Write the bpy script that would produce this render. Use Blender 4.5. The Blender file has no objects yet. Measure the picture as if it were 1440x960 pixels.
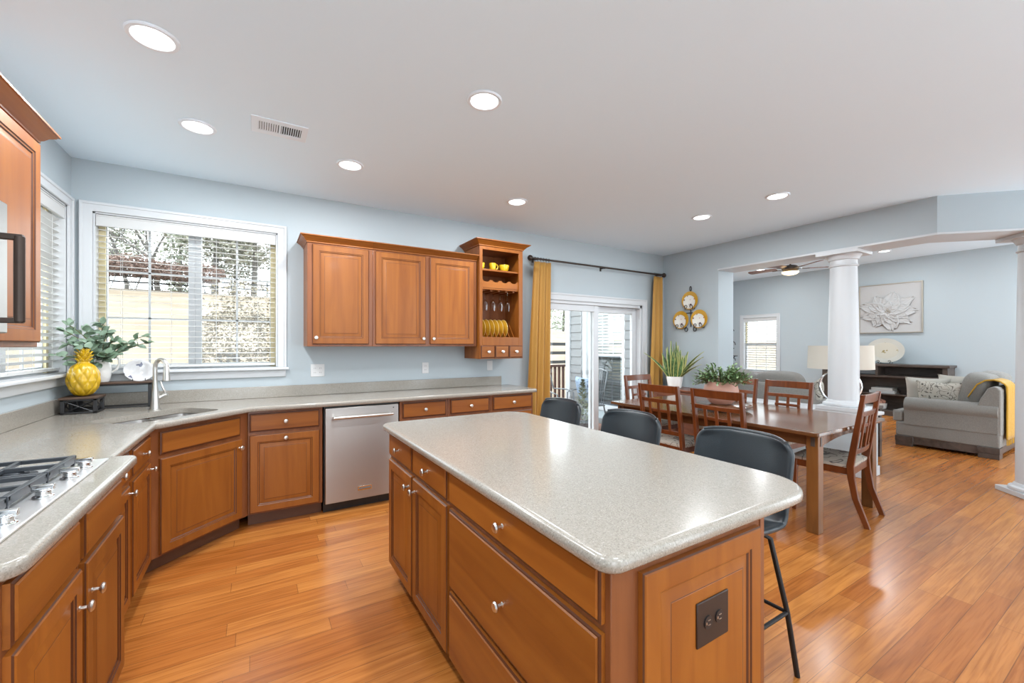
import bpy, bmesh, math, random
from mathutils import Vector, Matrix
from mathutils.geometry import tessellate_polygon
PI = math.pi
R = math.radians
SC = bpy.context.scene
COL = SC.collection
rnd = random.Random(7)

# ------------------------------------------------------------------ camera, world, exposure
CAM_H = 1.37
cam_data = bpy.data.cameras.new('camera')
cam_data.sensor_width = 36.0
cam_data.lens = 590.2 / 1440 * 36.0
cam_data.shift_y = 5.96 / 1440
cam_data.clip_start = 0.05
cam_data.clip_end = 400
cam = bpy.data.objects.new('camera', cam_data)
COL.objects.link(cam)
cam.location = (0, 0, CAM_H)
cam.rotation_euler = (PI / 2, 0, -0.5481)
SC.camera = cam

world = bpy.data.worlds.new('overcast_sky')
SC.world = world
world.use_nodes = True
wn = world.node_tree.nodes
wn['Background'].inputs['Color'].default_value = (0.86, 0.945, 1.0, 1)
wn['Background'].inputs['Strength'].default_value = 2.6

SC.view_settings.view_transform = 'Standard'
SC.view_settings.look = 'None'
SC.view_settings.gamma = 1.0
SC.view_settings.use_curve_mapping = False
SC.view_settings.exposure = 1.2
SC.cycles.use_denoising = True
SC.cycles.max_bounces = 10
SC.cycles.diffuse_bounces = 6
SC.cycles.glossy_bounces = 4
SC.cycles.transmission_bounces = 8
SC.cycles.transparent_max_bounces = 24
SC.cycles.sample_clamp_indirect = 6.0
LAMP_W = 9.0        # watts of each recessed ceiling lamp

# ------------------------------------------------------------------ mesh builder
class MB:
    def __init__(self):
        self.v = []; self.f = []; self.M = Matrix.Identity(4)
    def add(self, verts, faces, m=0, smooth=True):
        o = len(self.v)
        for p in verts:
            self.v.append(tuple(self.M @ Vector(p)))
        for f in faces:
            self.f.append((tuple(i + o for i in f), m, smooth))
        return self
    def box(self, x0, y0, z0, x1, y1, z1, m=0):
        vs = [(x0,y0,z0),(x1,y0,z0),(x1,y1,z0),(x0,y1,z0),(x0,y0,z1),(x1,y0,z1),(x1,y1,z1),(x0,y1,z1)]
        fs = [(3,2,1,0),(4,5,6,7),(0,1,5,4),(1,2,6,5),(2,3,7,6),(3,0,4,7)]
        return self.add(vs, fs, m)
    def hexa(self, a, b, m=0):
        """two quads of four points each, joined"""
        fs = [(3,2,1,0),(4,5,6,7),(0,1,5,4),(1,2,6,5),(2,3,7,6),(3,0,4,7)]
        return self.add(list(a) + list(b), fs, m)
    def prism(self, outer, d0, d1, fn, holes=(), m=0):
        """polygon (2d) with holes, extruded from d0 to d1; fn(a,b,d) -> xyz"""
        loops = [list(outer)] + [list(h) for h in holes]
        tris = tessellate_polygon([[Vector((p[0], p[1], 0)) for p in l] for l in loops])
        flat = [p for l in loops for p in l]
        n = len(flat)
        vs = [fn(p[0], p[1], d0) for p in flat] + [fn(p[0], p[1], d1) for p in flat]
        fs = []
        for t in tris:
            fs.append(tuple(t)); fs.append(tuple(n + i for i in reversed(t)))
        o = 0
        for l in loops:
            k = len(l)
            for i in range(k):
                j = (i + 1) % k
                fs.append((o+i, o+j, n+o+j, n+o+i))
            o += k
        return self.add(vs, fs, m)
    def slab(self, outer, z0, z1, r, holes=(), m=0):
        """horizontal slab with eased edges on its outer outline"""
        outer = ccw(outer)
        prof = [(r*.5, z0), (0, z0 + r*.5), (0, z1 - r), (r*.13, z1 - r*.5), (r*.5, z1 - r*.13), (r, z1), (r*1.35, z1)]
        rings = [offset_poly(outer, i) for i, z in prof]
        n = len(outer); vs = []; fs = []
        for ring, (i, z) in zip(rings, prof):
            vs += [(p[0], p[1], z) for p in ring]
        for k in range(len(prof) - 1):
            for i in range(n):
                j = (i + 1) % n
                fs.append((k*n+i, k*n+j, (k+1)*n+j, (k+1)*n+i))
        holes = [list(h) for h in holes]
        for ring, z, base in ((rings[-1], z1, (len(prof)-1)*n), (rings[0], z0, 0)):
            loops = [ring] + holes
            tris = tessellate_polygon([[Vector((p[0], p[1], 0)) for p in l] for l in loops])
            idx = list(range(base, base + n))
            for h in holes:
                for p in h:
                    idx.append(len(vs)); vs.append((p[0], p[1], z))
            for t in tris:
                fs.append(tuple(idx[i] for i in t))
            if z == z1:
                top_start = idx[n:]
            else:
                bot_start = idx[n:]
        o = 0
        for h in holes:
            k = len(h)
            for i in range(k):
                j = (i + 1) % k
                fs.append((top_start[o+i], top_start[o+j], bot_start[o+j], bot_start[o+i]))
            o += k
        return self.add(vs, fs, m)
    def lathe(self, prof, seg=24, c=(0,0,0), m=0, sx=1, sy=1):
        vs = []; fs = []; n = len(prof)
        for r, z in prof:
            for k in range(seg):
                a = 2*PI*k/seg
                vs.append((c[0] + r*sx*math.cos(a), c[1] + r*sy*math.sin(a), c[2] + z))
        for i in range(n - 1):
            for k in range(seg):
                l = (k + 1) % seg
                fs.append((i*seg+k, i*seg+l, (i+1)*seg+l, (i+1)*seg+k))
        if prof[0][0] > 1e-5: fs.append(tuple(reversed(range(seg))))
        if prof[-1][0] > 1e-5: fs.append(tuple((n-1)*seg+k for k in range(seg)))
        return self.add(vs, fs, m)
    def tube(self, path, r, seg=8, closed=False, m=0):
        P = [Vector(p) for p in path]; n = len(P)
        rs = r if isinstance(r, (list, tuple)) else [r]*n
        vs = []; fs = []
        up = None
        for i in range(n):
            if closed: t = P[(i+1) % n] - P[i-1]
            else: t = P[min(i+1, n-1)] - P[max(i-1, 0)]
            if t.length < 1e-9: t = Vector((0,0,1))
            t.normalize()
            if up is None:
                up = Vector((0,0,1)) if abs(t.z) < .9 else Vector((1,0,0))
            a = t.cross(up)
            if a.length < 1e-4: a = t.cross(Vector((0,1,0)))
            a.normalize(); b = a.cross(t).normalized(); up = b
            for k in range(seg):
                w = 2*PI*k/seg
                vs.append(tuple(P[i] + rs[i]*(math.cos(w)*a + math.sin(w)*b)))
        for i in range(n if closed else n - 1):
            j = (i + 1) % n
            for k in range(seg):
                l = (k + 1) % seg
                fs.append((i*seg+k, i*seg+l, j*seg+l, j*seg+k))
        if not closed:
            fs.append(tuple(reversed(range(seg)))); fs.append(tuple((n-1)*seg+k for k in range(seg)))
        return self.add(vs, fs, m)
    def bar(self, p, q, w, h, m=0):
        """rectangular bar from p to q, w sideways, h in the other direction"""
        p = Vector(p); q = Vector(q); t = (q - p).normalized()
        up = Vector((0,0,1)) if abs(t.z) < .95 else Vector((0,1,0))
        a = t.cross(up).normalized() * w/2; b = a.cross(t).normalized() * h/2
        return self.hexa([p-a-b, p+a-b, p+a+b, p-a+b], [q-a-b, q+a-b, q+a+b, q-a+b], m)
    def ell(self, c, rx, ry, rz, seg=16, rings=10, m=0, e=1.0):
        vs = []; fs = []
        def sp(x): return math.copysign(abs(x)**e, x)
        for i in range(rings + 1):
            th = PI*i/rings
            for k in range(seg):
                a = 2*PI*k/seg
                vs.append((c[0]+rx*sp(math.sin(th))*sp(math.cos(a)), c[1]+ry*sp(math.sin(th))*sp(math.sin(a)), c[2]-rz*sp(math.cos(th))))
        for i in range(rings):
            for k in range(seg):
                l = (k+1) % seg
                fs.append((i*seg+k, i*seg+l, (i+1)*seg+l, (i+1)*seg+k))
        return self.add(vs, fs, m)
    def grid(self, fn, nu, nv, m=0, closed_u=False):
        vs = [fn(i/nu, j/nv) for j in range(nv+1) for i in range(nu + (0 if closed_u else 1))]
        w = nu if closed_u else nu + 1
        fs = []
        for j in range(nv):
            for i in range(nu):
                k = (i+1) % w
                fs.append((j*w+i, j*w+k, (j+1)*w+k, (j+1)*w+i))
        return self.add(vs, fs, m)
    def panel(self, x0, z0, x1, z1, prof, y=0.0, m=0):
        """nested rectangles on a front facing -y: prof = [(inset, out, material)], 'out' measured towards -y from y"""
        vs = []; fs = []; ms = []
        for ins, out, mt in prof:
            vs += [(x0+ins, y-out, z0+ins), (x1-ins, y-out, z0+ins), (x1-ins, y-out, z1-ins), (x0+ins, y-out, z1-ins)]
        n = len(prof)
        for k in range(n - 1):
            for i in range(4):
                j = (i+1) % 4
                self_f = (k*4+i, k*4+j, (k+1)*4+j, (k+1)*4+i)
                fs.append((self_f, prof[k+1][2]))
        fs.append(((3,2,1,0), m)); fs.append((tuple((n-1)*4+i for i in range(4)), prof[-1][2]))
        o = len(self.v)
        for p in vs: self.v.append(tuple(self.M @ Vector(p)))
        for f, mt in fs: self.f.append((tuple(i+o for i in f), mt, True))
        return self

def ccw(poly):
    a = sum(poly[i-1][0]*poly[i][1] - poly[i][0]*poly[i-1][1] for i in range(len(poly)))
    return list(poly) if a > 0 else list(reversed(poly))

def offset_poly(poly, d):
    """move every edge of a ccw polygon inwards by d"""
    out = []; n = len(poly)
    for i in range(n):
        p0 = Vector(poly[i-1][:2]); p1 = Vector(poly[i][:2]); p2 = Vector(poly[(i+1) % n][:2])
        e1 = (p1-p0).normalized(); e2 = (p2-p1).normalized()
        n1 = Vector((-e1.y, e1.x)); n2 = Vector((-e2.y, e2.x))
        b = n1 + n2
        k = max(0.3, 1 + n1.dot(n2))
        q = p1 + b * (d / k)
        out.append((q.x, q.y))
    return out

def round_poly(pts, seg=6):
    """pts = [(x, y, radius)] -> outline with rounded corners"""
    out = []; n = len(pts)
    for i in range(n):
        p = Vector(pts[i][:2]); r = pts[i][2] if len(pts[i]) > 2 else 0
        if r <= 0: out.append((p.x, p.y)); continue
        a = (Vector(pts[i-1][:2]) - p).normalized(); b = (Vector(pts[(i+1) % n][:2]) - p).normalized()
        ang = a.angle(b); t = r / math.tan(ang/2)
        c = p + (a + b).normalized() * (r / math.sin(ang/2))
        s = p + a*t - c; e = p + b*t - c
        a0 = math.atan2(s.y, s.x); a1 = math.atan2(e.y, e.x)
        da = (a1 - a0 + PI) % (2*PI) - PI
        for k in range(seg + 1):
            w = a0 + da*k/seg
            out.append((c.x + r*math.cos(w), c.y + r*math.sin(w)))
    return out

def rect(x0, y0, x1, y1): return [(x0,y0),(x1,y0),(x1,y1),(x0,y1)]

def part(name, mb, mats, parent=None, bevel=0.0, seg=2, sharp=35, subsurf=0, solid=0.0, recalc=True, loc=None):
    me = bpy.data.meshes.new(name)
    me.from_pydata(mb.v, [], [f[0] for f in mb.f])
    for p, f in zip(me.polygons, mb.f):
        p.material_index = f[1]; p.use_smooth = f[2]
    if not isinstance(mats, (list, tuple)): mats = [mats]
    for mt in mats: me.materials.append(mt)
    if recalc:
        b = bmesh.new(); b.from_mesh(me)
        bmesh.ops.recalc_face_normals(b, faces=b.faces)
        b.to_mesh(me); b.free()
    me.set_sharp_from_angle(angle=R(sharp))
    o = bpy.data.objects.new(name, me)
    COL.objects.link(o)
    if parent is not None: o.parent = parent
    if loc is not None: o.location = loc
    if solid:
        s = o.modifiers.new('solid', 'SOLIDIFY'); s.thickness = solid; s.offset = 0
    if subsurf:
        s = o.modifiers.new('smooth', 'SUBSURF'); s.levels = subsurf; s.render_levels = subsurf
    if bevel:
        b = o.modifiers.new('bevel', 'BEVEL'); b.width = bevel; b.segments = seg
        b.limit_method = 'ANGLE'; b.angle_limit = R(40)
    return o

def tag(o, label, cat, group=None):
    o['label'] = label; o['category'] = cat
    if group: o['group'] = group
    return o

def thing(name, label, cat, loc=(0,0,0), rz=0.0, group=None):
    o = bpy.data.objects.new(name, None); COL.objects.link(o)
    o.location = loc; o.rotation_euler = (0, 0, rz); o.empty_display_size = .1
    return tag(o, label, cat, group)

def struct(o): o['kind'] = 'structure'; return o

def dup(root, loc, rz, label, group=None):
    r = root.copy(); COL.objects.link(r); r.location = loc; r.rotation_euler = (0, 0, rz); r['label'] = label
    if group: r['group'] = group
    for ch in list(root.children):
        c = ch.copy(); COL.objects.link(c); c.parent = r
        for g in list(ch.children):
            d = g.copy(); COL.objects.link(d); d.parent = c
    return r
# ------------------------------------------------------------------ materials
def new_mat(name):
    m = bpy.data.materials.new(name); m.use_nodes = True
    nt = m.node_tree; return m, nt, nt.nodes['Principled BSDF']

def plain(name, col, rough=.5, metal=0.0, coat=0.0, spec=None, bump=0.0, bscale=80, var=0.0, sheen=0.0):
    m, nt, b = new_mat(name)
    b.inputs['Base Color'].default_value = (*col, 1)
    b.inputs['Roughness'].default_value = rough
    b.inputs['Metallic'].default_value = metal
    b.inputs['Coat Weight'].default_value = coat
    if sheen: b.inputs['Sheen Weight'].default_value = sheen
    if spec is not None: b.inputs['Specular IOR Level'].default_value = spec
    tc = nt.nodes.new('ShaderNodeTexCoord')
    if bump or var:
        n = nt.nodes.new('ShaderNodeTexNoise'); n.inputs['Scale'].default_value = bscale; n.inputs['Detail'].default_value = 4
        nt.links.new(tc.outputs['Object'], n.inputs['Vector'])
        if bump:
            bp = nt.nodes.new('ShaderNodeBump'); bp.inputs['Strength'].default_value = bump; bp.inputs['Distance'].default_value = .01
            nt.links.new(n.outputs['Fac'], bp.inputs['Height']); nt.links.new(bp.outputs['Normal'], b.inputs['Normal'])
        if var:
            mx = nt.nodes.new('ShaderNodeMix'); mx.data_type = 'RGBA'
            mx.inputs['A'].default_value = (*[c*(1-var) for c in col], 1); mx.inputs['B'].default_value = (*[min(1, c*(1+var)) for c in col], 1)
            rp = nt.nodes.new('ShaderNodeValToRGB'); rp.color_ramp.elements[0].position = .35; rp.color_ramp.elements[1].position = .65
            nt.links.new(n.outputs['Fac'], rp.inputs['Fac']); nt.links.new(rp.outputs['Color'], mx.inputs['Factor'])
            nt.links.new(mx.outputs['Result'], b.inputs['Base Color'])
    return m

def wood(name, c1, c2, scale, rough=.3, coat=.25, spread=.25, rand=.12):
    """c1 dark grain, c2 light; scale small along the grain"""
    m, nt, b = new_mat(name); N = nt.nodes.new; L = nt.links.new
    tc = N('ShaderNodeTexCoord'); oi = N('ShaderNodeObjectInfo')
    mp = N('ShaderNodeMapping'); mp.inputs['Scale'].default_value = scale
    cx = N('ShaderNodeCombineXYZ'); mu = N('ShaderNodeMath'); mu.operation = 'MULTIPLY'; mu.inputs[1].default_value = 37.0
    L(oi.outputs['Random'], mu.inputs[0])
    for k in range(3): L(mu.outputs[0], cx.inputs[k])
    L(tc.outputs['Object'], mp.inputs['Vector']); L(cx.outputs[0], mp.inputs['Location'])
    n1 = N('ShaderNodeTexNoise'); n1.inputs['Scale'].default_value = 1.0; n1.inputs['Detail'].default_value = 5; n1.inputs['Distortion'].default_value = .8
    L(mp.outputs[0], n1.inputs['Vector'])
    rp = N('ShaderNodeValToRGB'); rp.color_ramp.elements[0].position = .5 - spread; rp.color_ramp.elements[1].position = .5 + spread
    rp.color_ramp.elements[0].color = (*c1, 1); rp.color_ramp.elements[1].color = (*c2, 1)
    L(n1.outputs['Fac'], rp.inputs['Fac'])
    hs = N('ShaderNodeHueSaturation')
    mr = N('ShaderNodeMapRange'); mr.inputs['To Min'].default_value = 1 - rand; mr.inputs['To Max'].default_value = 1 + rand
    L(oi.outputs['Random'], mr.inputs['Value']); L(mr.outputs[0], hs.inputs['Value']); L(rp.outputs['Color'], hs.inputs['Color'])
    L(hs.outputs[0], b.inputs['Base Color'])
    b.inputs['Roughness'].default_value = rough; b.inputs['Coat Weight'].default_value = coat; b.inputs['Coat Roughness'].default_value = .12; b.inputs['Specular IOR Level'].default_value = .35
    return m

MAPLE1, MAPLE2 = (.21, .058, .007), (.32, .105, .014)
M_cab_v = wood('maple_vertical_grain', MAPLE1, MAPLE2, (14, 14, 1.3), .4, .06)
M_cab_h = wood('maple_horizontal_grain', MAPLE1, MAPLE2, (1.3, 14, 14), .4, .06)
M_frame = wood('maple_face_frame', (.15, .045, .014), (.26, .088, .028), (14, 14, 1.3), .36, .2, rand=.05)
M_glaze = plain('brown_glaze', (.085, .026, .010), .4)
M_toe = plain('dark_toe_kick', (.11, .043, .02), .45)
M_cherry = wood('cherry_chair_wood', (.085, .021, .006), (.175, .045, .012), (18, 18, 2.5), .28, .3)
M_table = wood('brown_table_wood', (.075, .028, .010), (.145, .058, .021), (16, 1.6, 16), .2, .4, rand=.02)
M_tleg = wood('brown_table_leg_wood', (.115, .043, .011), (.21, .083, .022), (16, 16, 1.6), .28, .3, rand=.03)
M_dark = wood('espresso_wood', (.040, .029, .024), (.10, .075, .062), (3, 12, 12), .4, .1)
M_darkred = wood('sideboard_wood', (.11, .03, .014), (.2, .06, .025), (3, 14, 14), .3, .3)
M_wall = plain('blue_grey_wall_paint', (.42, .475, .505), .6, bump=.03, bscale=160)
M_ceil = plain('white_ceiling_paint', (.75, .88, .975), .8)
M_trim = plain('white_trim_paint', (.575, .592, .61), .35)
M_white = plain('white_plastic', (.66, .66, .66), .35)
M_fixture = plain('white_ceiling_fixture', (.76, .82, .88), .4)
M_cream = plain('cream_jamb_liner', (.72, .62, .38), .5)
M_blind = plain('white_blind_slats', (.58, .58, .575), .45)
M_nickel = plain('brushed_nickel', (.62, .60, .57), .3, 1.0)
M_chrome = plain('chrome', (.75, .75, .75), .12, 1.0)
M_iron = plain('black_wrought_iron', (.018, .018, .020), .45)
M_bronze = plain('dark_bronze', (.05, .035, .028), .4, .6)
M_cast = plain('cast_iron_grate', (.045, .05, .058), .35, .2)
M_outlet_bronze = plain('bronze_outlet_plate', (.035, .022, .017), .4, .3)
M_leather = plain('black_leather', (.020, .026, .031), .3, bump=.08, bscale=220)
M_black = plain('black_plastic', (.012, .012, .013), .35)
M_blackpipe = plain('matte_black_steel', (.012, .012, .013), .4, .3)
M_sofa = plain('grey_chenille', (.215, .203, .184), .9, bump=.5, bscale=240, var=.18, sheen=.2)
M_pillow_w = plain('cream_pillow_cloth', (.48, .46, .41), .9, bump=.3, bscale=120)
M_gold = plain('gold_curtain_cloth', (.44, .225, .036), .65, bump=.15, bscale=300, sheen=.3)
M_throw = plain('yellow_throw_knit', (.50, .27, .012), .9, bump=.6, bscale=150, sheen=.3)
M_yellow = plain('yellow_glaze_ceramic', (.56, .34, .008), .18, coat=.5)
M_yellow_cup = plain('yellow_cup_ceramic', (.62, .40, .012), .2, coat=.4)
M_yrim = plain('pale_yellow_plate_rim', (.66, .48, .16), .25, coat=.4)
M_yplate = plain('ochre_plate_ceramic', (.60, .33, .03), .25, coat=.4)
M_porcelain = plain('white_porcelain', (.82, .81, .79), .15, coat=.4)
M_pot = plain('blush_pot_glaze', (.52, .27, .20), .45)
M_grey = plain('grey_book_cover', (.35, .35, .34), .7)
M_shade = plain('linen_lamp_shade', (.64, .59, .51), .8, bump=.15, bscale=260)
M_canvas = plain('white_relief_canvas', (.46, .457, .453), .7, bump=.2, bscale=60)
M_artframe = plain('champagne_frame', (.42, .38, .32), .4, .5)
M_soil = plain('potting_soil', (.05, .035, .025), .9)
M_stem = plain('plant_stem', (.13, .11, .05), .7)
M_bark = plain('tree_bark', (.11, .10, .09), .9, var=.3, bscale=6)
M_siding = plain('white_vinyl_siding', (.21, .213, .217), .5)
M_deck = wood('deck_boards', (.19, .10, .075), (.30, .17, .13), (1.2, 9, 9), .7, 0)
M_rail = plain('brown_deck_rail', (.10, .045, .032), .6)
M_fence = plain('dark_fence_rail', (.02, .02, .02), .8)
M_patio = plain('grey_patio_metal', (.16, .17, .18), .45, .3)

def leafy(name, c1, c2, rough=.5, scale=9):
    m, nt, b = new_mat(name); N = nt.nodes.new; L = nt.links.new
    tc = N('ShaderNodeTexCoord'); n = N('ShaderNodeTexNoise'); n.inputs['Scale'].default_value = scale; n.inputs['Detail'].default_value = 2
    L(tc.outputs['Object'], n.inputs['Vector'])
    rp = N('ShaderNodeValToRGB'); rp.color_ramp.elements[0].position = .32; rp.color_ramp.elements[1].position = .68
    rp.color_ramp.elements[0].color = (*c1, 1); rp.color_ramp.elements[1].color = (*c2, 1)
    L(n.outputs['Fac'], rp.inputs['Fac']); L(rp.outputs['Color'], b.inputs['Base Color'])
    b.inputs['Roughness'].default_value = rough
    return m
M_euca = leafy('eucalyptus_leaf', (.10, .17, .09), (.30, .40, .31), .5, 14)
M_bush = leafy('table_plant_leaf', (.05, .12, .04), (.20, .31, .12), .45, 30)
M_snake = leafy('snake_leaf_green', (.035, .09, .03), (.16, .26, .09), .35, 30)
M_snake_edge = plain('snake_leaf_edge', (.55, .52, .18), .4)
M_pine = leafy('pine_needles', (.15, .153, .115), (.30, .286, .225), .8, 1.5)
M_green = leafy('evergreen_needles', (.17, .19, .13), (.34, .355, .26), .8, 1.5)
M_redtwig = leafy('russet_twigs', (.16, .10, .08), (.25, .17, .14), .9, 2)
M_drybush = leafy('dry_hedge_leaf', (.13, .107, .072), (.286, .237, .163), .8, 12)
M_grass = leafy('dry_winter_grass', (.175, .127, .082), (.245, .19, .135), .95, .6)

def m_floor():
    m, nt, b = new_mat('oak_floor_planks'); N = nt.nodes.new; L = nt.links.new
    tc = N('ShaderNodeTexCoord')
    br = N('ShaderNodeTexBrick'); br.offset = .37; br.offset_frequency = 2; br.squash = 1
    br.inputs['Scale'].default_value = 1; br.inputs['Brick Width'].default_value = 1.05; br.inputs['Row Height'].default_value = .104
    br.inputs['Mortar Size'].default_value = .0012; br.inputs['Mortar Smooth'].default_value = .0; br.inputs['Bias'].default_value = -.1
    br.inputs['Color1'].default_value = (.37, .122, .024, 1); br.inputs['Color2'].default_value = (.52, .212, .050, 1); br.inputs['Mortar'].default_value = (.20, .075, .02, 1)
    br.offset = 0
    # grain: stretched along the planks, shifted from row to row
    sx = N('ShaderNodeSeparateXYZ'); L(tc.outputs['Object'], sx.inputs[0])
    dv = N('ShaderNodeMath'); dv.operation = 'DIVIDE'; dv.inputs[1].default_value = .104; L(sx.outputs['Y'], dv.inputs[0])
    fl = N('ShaderNodeMath'); fl.operation = 'FLOOR'; L(dv.outputs[0], fl.inputs[0])
    wh = N('ShaderNodeTexWhiteNoise'); wh.noise_dimensions = '1D'; L(fl.outputs[0], wh.inputs['W'])
    ms = N('ShaderNodeMath'); ms.operation = 'MULTIPLY'; ms.inputs[1].default_value = 9.0; L(wh.outputs['Value'], ms.inputs[0])
    ad = N('ShaderNodeMath'); L(sx.outputs['X'], ad.inputs[0]); L(ms.outputs[0], ad.inputs[1])
    cb = N('ShaderNodeCombineXYZ'); L(ad.outputs[0], cb.inputs['X']); L(sx.outputs['Y'], cb.inputs['Y']); L(ms.outputs[0], cb.inputs['Z'])
    cb2 = N('ShaderNodeCombineXYZ'); L(ad.outputs[0], cb2.inputs['X']); L(sx.outputs['Y'], cb2.inputs['Y']); L(cb2.outputs[0], br.inputs['Vector'])
    mp = N('ShaderNodeMapping'); mp.inputs['Scale'].default_value = (1.6, 17, 1); L(cb.outputs[0], mp.inputs['Vector'])
    n1 = N('ShaderNodeTexNoise'); n1.inputs['Scale'].default_value = 1.3; n1.inputs['Detail'].default_value = 7; n1.inputs['Distortion'].default_value = .9
    L(mp.outputs[0], n1.inputs['Vector'])
    rp = N('ShaderNodeValToRGB'); e = rp.color_ramp.elements
    e[0].position = .33; e[0].color = (.70, .61, .53, 1); e[1].position = .62; e[1].color = (1.08, 1.05, 1.0, 1)
    L(n1.outputs['Fac'], rp.inputs['Fac'])
    mx = N('ShaderNodeMix'); mx.data_type = 'RGBA'; mx.blend_type = 'MULTIPLY'; mx.inputs['Factor'].default_value = .75
    L(br.outputs['Color'], mx.inputs['A']); L(rp.outputs['Color'], mx.inputs['B'])
    b.inputs['Roughness'].default_value = .27; b.inputs['Specular IOR Level'].default_value = .42; b.inputs['Coat Weight'].default_value = .12; b.inputs['Coat Roughness'].default_value = .16
    mp2 = N('ShaderNodeMapping'); mp2.inputs['Scale'].default_value = (3.2, 95, 1); L(cb.outputs[0], mp2.inputs['Vector'])
    n3 = N('ShaderNodeTexNoise'); n3.inputs['Scale'].default_value = 1.0; n3.inputs['Detail'].default_value = 4; n3.inputs['Distortion'].default_value = .5; L(mp2.outputs[0], n3.inputs['Vector'])
    r3 = N('ShaderNodeValToRGB'); e3 = r3.color_ramp.elements; e3[0].position = .36; e3[0].color = (.66, .56, .46, 1); e3[1].position = .52; e3[1].color = (1, 1, 1, 1); L(n3.outputs['Fac'], r3.inputs['Fac'])
    mx3 = N('ShaderNodeMix'); mx3.data_type = 'RGBA'; mx3.blend_type = 'MULTIPLY'; mx3.inputs['Factor'].default_value = .55
    L(mx.outputs['Result'], mx3.inputs['A']); L(r3.outputs['Color'], mx3.inputs['B']); L(mx3.outputs['Result'], b.inputs['Base Color'])
    bp = N('ShaderNodeBump'); bp.inputs['Strength'].default_value = .25; bp.inputs['Distance'].default_value = .002; bp.invert = True
    n2 = N('ShaderNodeTexNoise'); n2.inputs['Scale'].default_value = 2.2; L(tc.outputs['Object'], n2.inputs['Vector'])
    a2 = N('ShaderNodeMath'); a2.operation = 'ADD'; L(br.outputs['Fac'], a2.inputs[0]); L(n2.outputs['Fac'], a2.inputs[1])
    L(a2.outputs[0], bp.inputs['Height']); L(bp.outputs['Normal'], b.inputs['Normal'])
    return m
M_floor = m_floor()

def m_quartz():
    m, nt, b = new_mat('speckled_quartz'); N = nt.nodes.new; L = nt.links.new
    tc = N('ShaderNodeTexCoord')
    v = N('ShaderNodeTexVoronoi'); v.inputs['Scale'].default_value = 330; L(tc.outputs['Object'], v.inputs['Vector'])
    s = N('ShaderNodeSeparateColor'); L(v.outputs['Color'], s.inputs[0])
    rp = N('ShaderNodeValToRGB'); rp.color_ramp.interpolation = 'CONSTANT'; e = rp.color_ramp.elements
    e[0].position = 0; e[0].color = (.25, .225, .195, 1); e[1].position = .06; e[1].color = (.295, .268, .23, 1)
    k = e.new(.5); k.color = (.325, .298, .258, 1); k = e.new(.86); k.color = (.25, .222, .185, 1); k = e.new(.95); k.color = (.38, .353, .31, 1)
    L(s.outputs[0], rp.inputs['Fac']); L(rp.outputs['Color'], b.inputs['Base Color'])
    b.inputs['Roughness'].default_value = .2; b.inputs['Coat Weight'].default_value = .2; b.inputs['Coat Roughness'].default_value = .05
    return m
M_quartz = m_quartz()

def m_steel():
    m, nt, b = new_mat('brushed_stainless_steel'); N = nt.nodes.new; L = nt.links.new
    tc = N('ShaderNodeTexCoord'); mp = N('ShaderNodeMapping'); mp.inputs['Scale'].default_value = (2, 60, 400)
    L(tc.outputs['Object'], mp.inputs['Vector'])
    n = N('ShaderNodeTexNoise'); n.inputs['Scale'].default_value = 1; n.inputs['Detail'].default_value = 3; L(mp.outputs[0], n.inputs['Vector'])
    mr = N('ShaderNodeMapRange'); mr.inputs['To Min'].default_value = .30; mr.inputs['To Max'].default_value = .42; L(n.outputs['Fac'], mr.inputs['Value'])
    L(mr.outputs[0], b.inputs['Roughness'])
    b.inputs['Base Color'].default_value = (.47, .455, .44, 1); b.inputs['Metallic'].default_value = 1
    tg = N('ShaderNodeTangent'); tg.direction_type = 'RADIAL'; tg.axis = 'Z'; L(tg.outputs[0], b.inputs['Tangent']); b.inputs['Anisotropic'].default_value = .9; b.inputs['Anisotropic Rotation'].default_value = .25
    tg = N('ShaderNodeTangent'); tg.direction_type = 'RADIAL'; tg.axis = 'Z'; L(tg.outputs[0], b.inputs['Tangent']); b.inputs['Anisotropic'].default_value = .85
    return m
M_steel = m_steel()

def m_glass(name, tint=(.97, .985, .98), ior=1.45, gl=.9, edge=False):
    m, nt, b = new_mat(name); N = nt.nodes.new; L = nt.links.new
    nt.nodes.remove(b); out = nt.nodes['Material Output']
    t = N('ShaderNodeBsdfTransparent'); t.inputs['Color'].default_value = (*tint, 1)
    g = N('ShaderNodeBsdfGlossy'); g.inputs['Roughness'].default_value = .01; g.inputs['Color'].default_value = (gl, gl, gl, 1)
    f = N('ShaderNodeFresnel'); f.inputs['IOR'].default_value = ior
    if edge:
        lw = N('ShaderNodeLayerWeight'); lw.inputs['Blend'].default_value = .45; f = N('ShaderNodeMath'); f.operation = 'MULTIPLY'; f.inputs[1].default_value = 1.0; L(lw.outputs['Facing'], f.inputs[0])
    x = N('ShaderNodeMixShader'); ge = N('ShaderNodeNewGeometry'); sb = N('ShaderNodeMath'); sb.operation = 'SUBTRACT'; sb.inputs[0].default_value = 1; L(ge.outputs['Backfacing'], sb.inputs[1])
    mu = N('ShaderNodeMath'); mu.operation = 'MULTIPLY'; L(f.outputs[0], mu.inputs[0]); L(sb.outputs[0], mu.inputs[1])
    L(mu.outputs[0], x.inputs[0]); L(t.outputs[0], x.inputs[1]); L(g.outputs[0], x.inputs[2]); L(x.outputs[0], out.inputs[0])
    return m
M_glass = m_glass('window_pane_glass')
M_stemglass = m_glass('drinking_glass', (.93, .94, .95), 1.8, edge=True)
M_decksteel = plain('satin_cooktop_steel', (.82, .82, .82), .36, 1.0)
M_table_x = wood('brown_table_wood_crosswise', (.075, .028, .010), (.145, .058, .021), (1.6, 16, 16), .25, .3, rand=.02)
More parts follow.
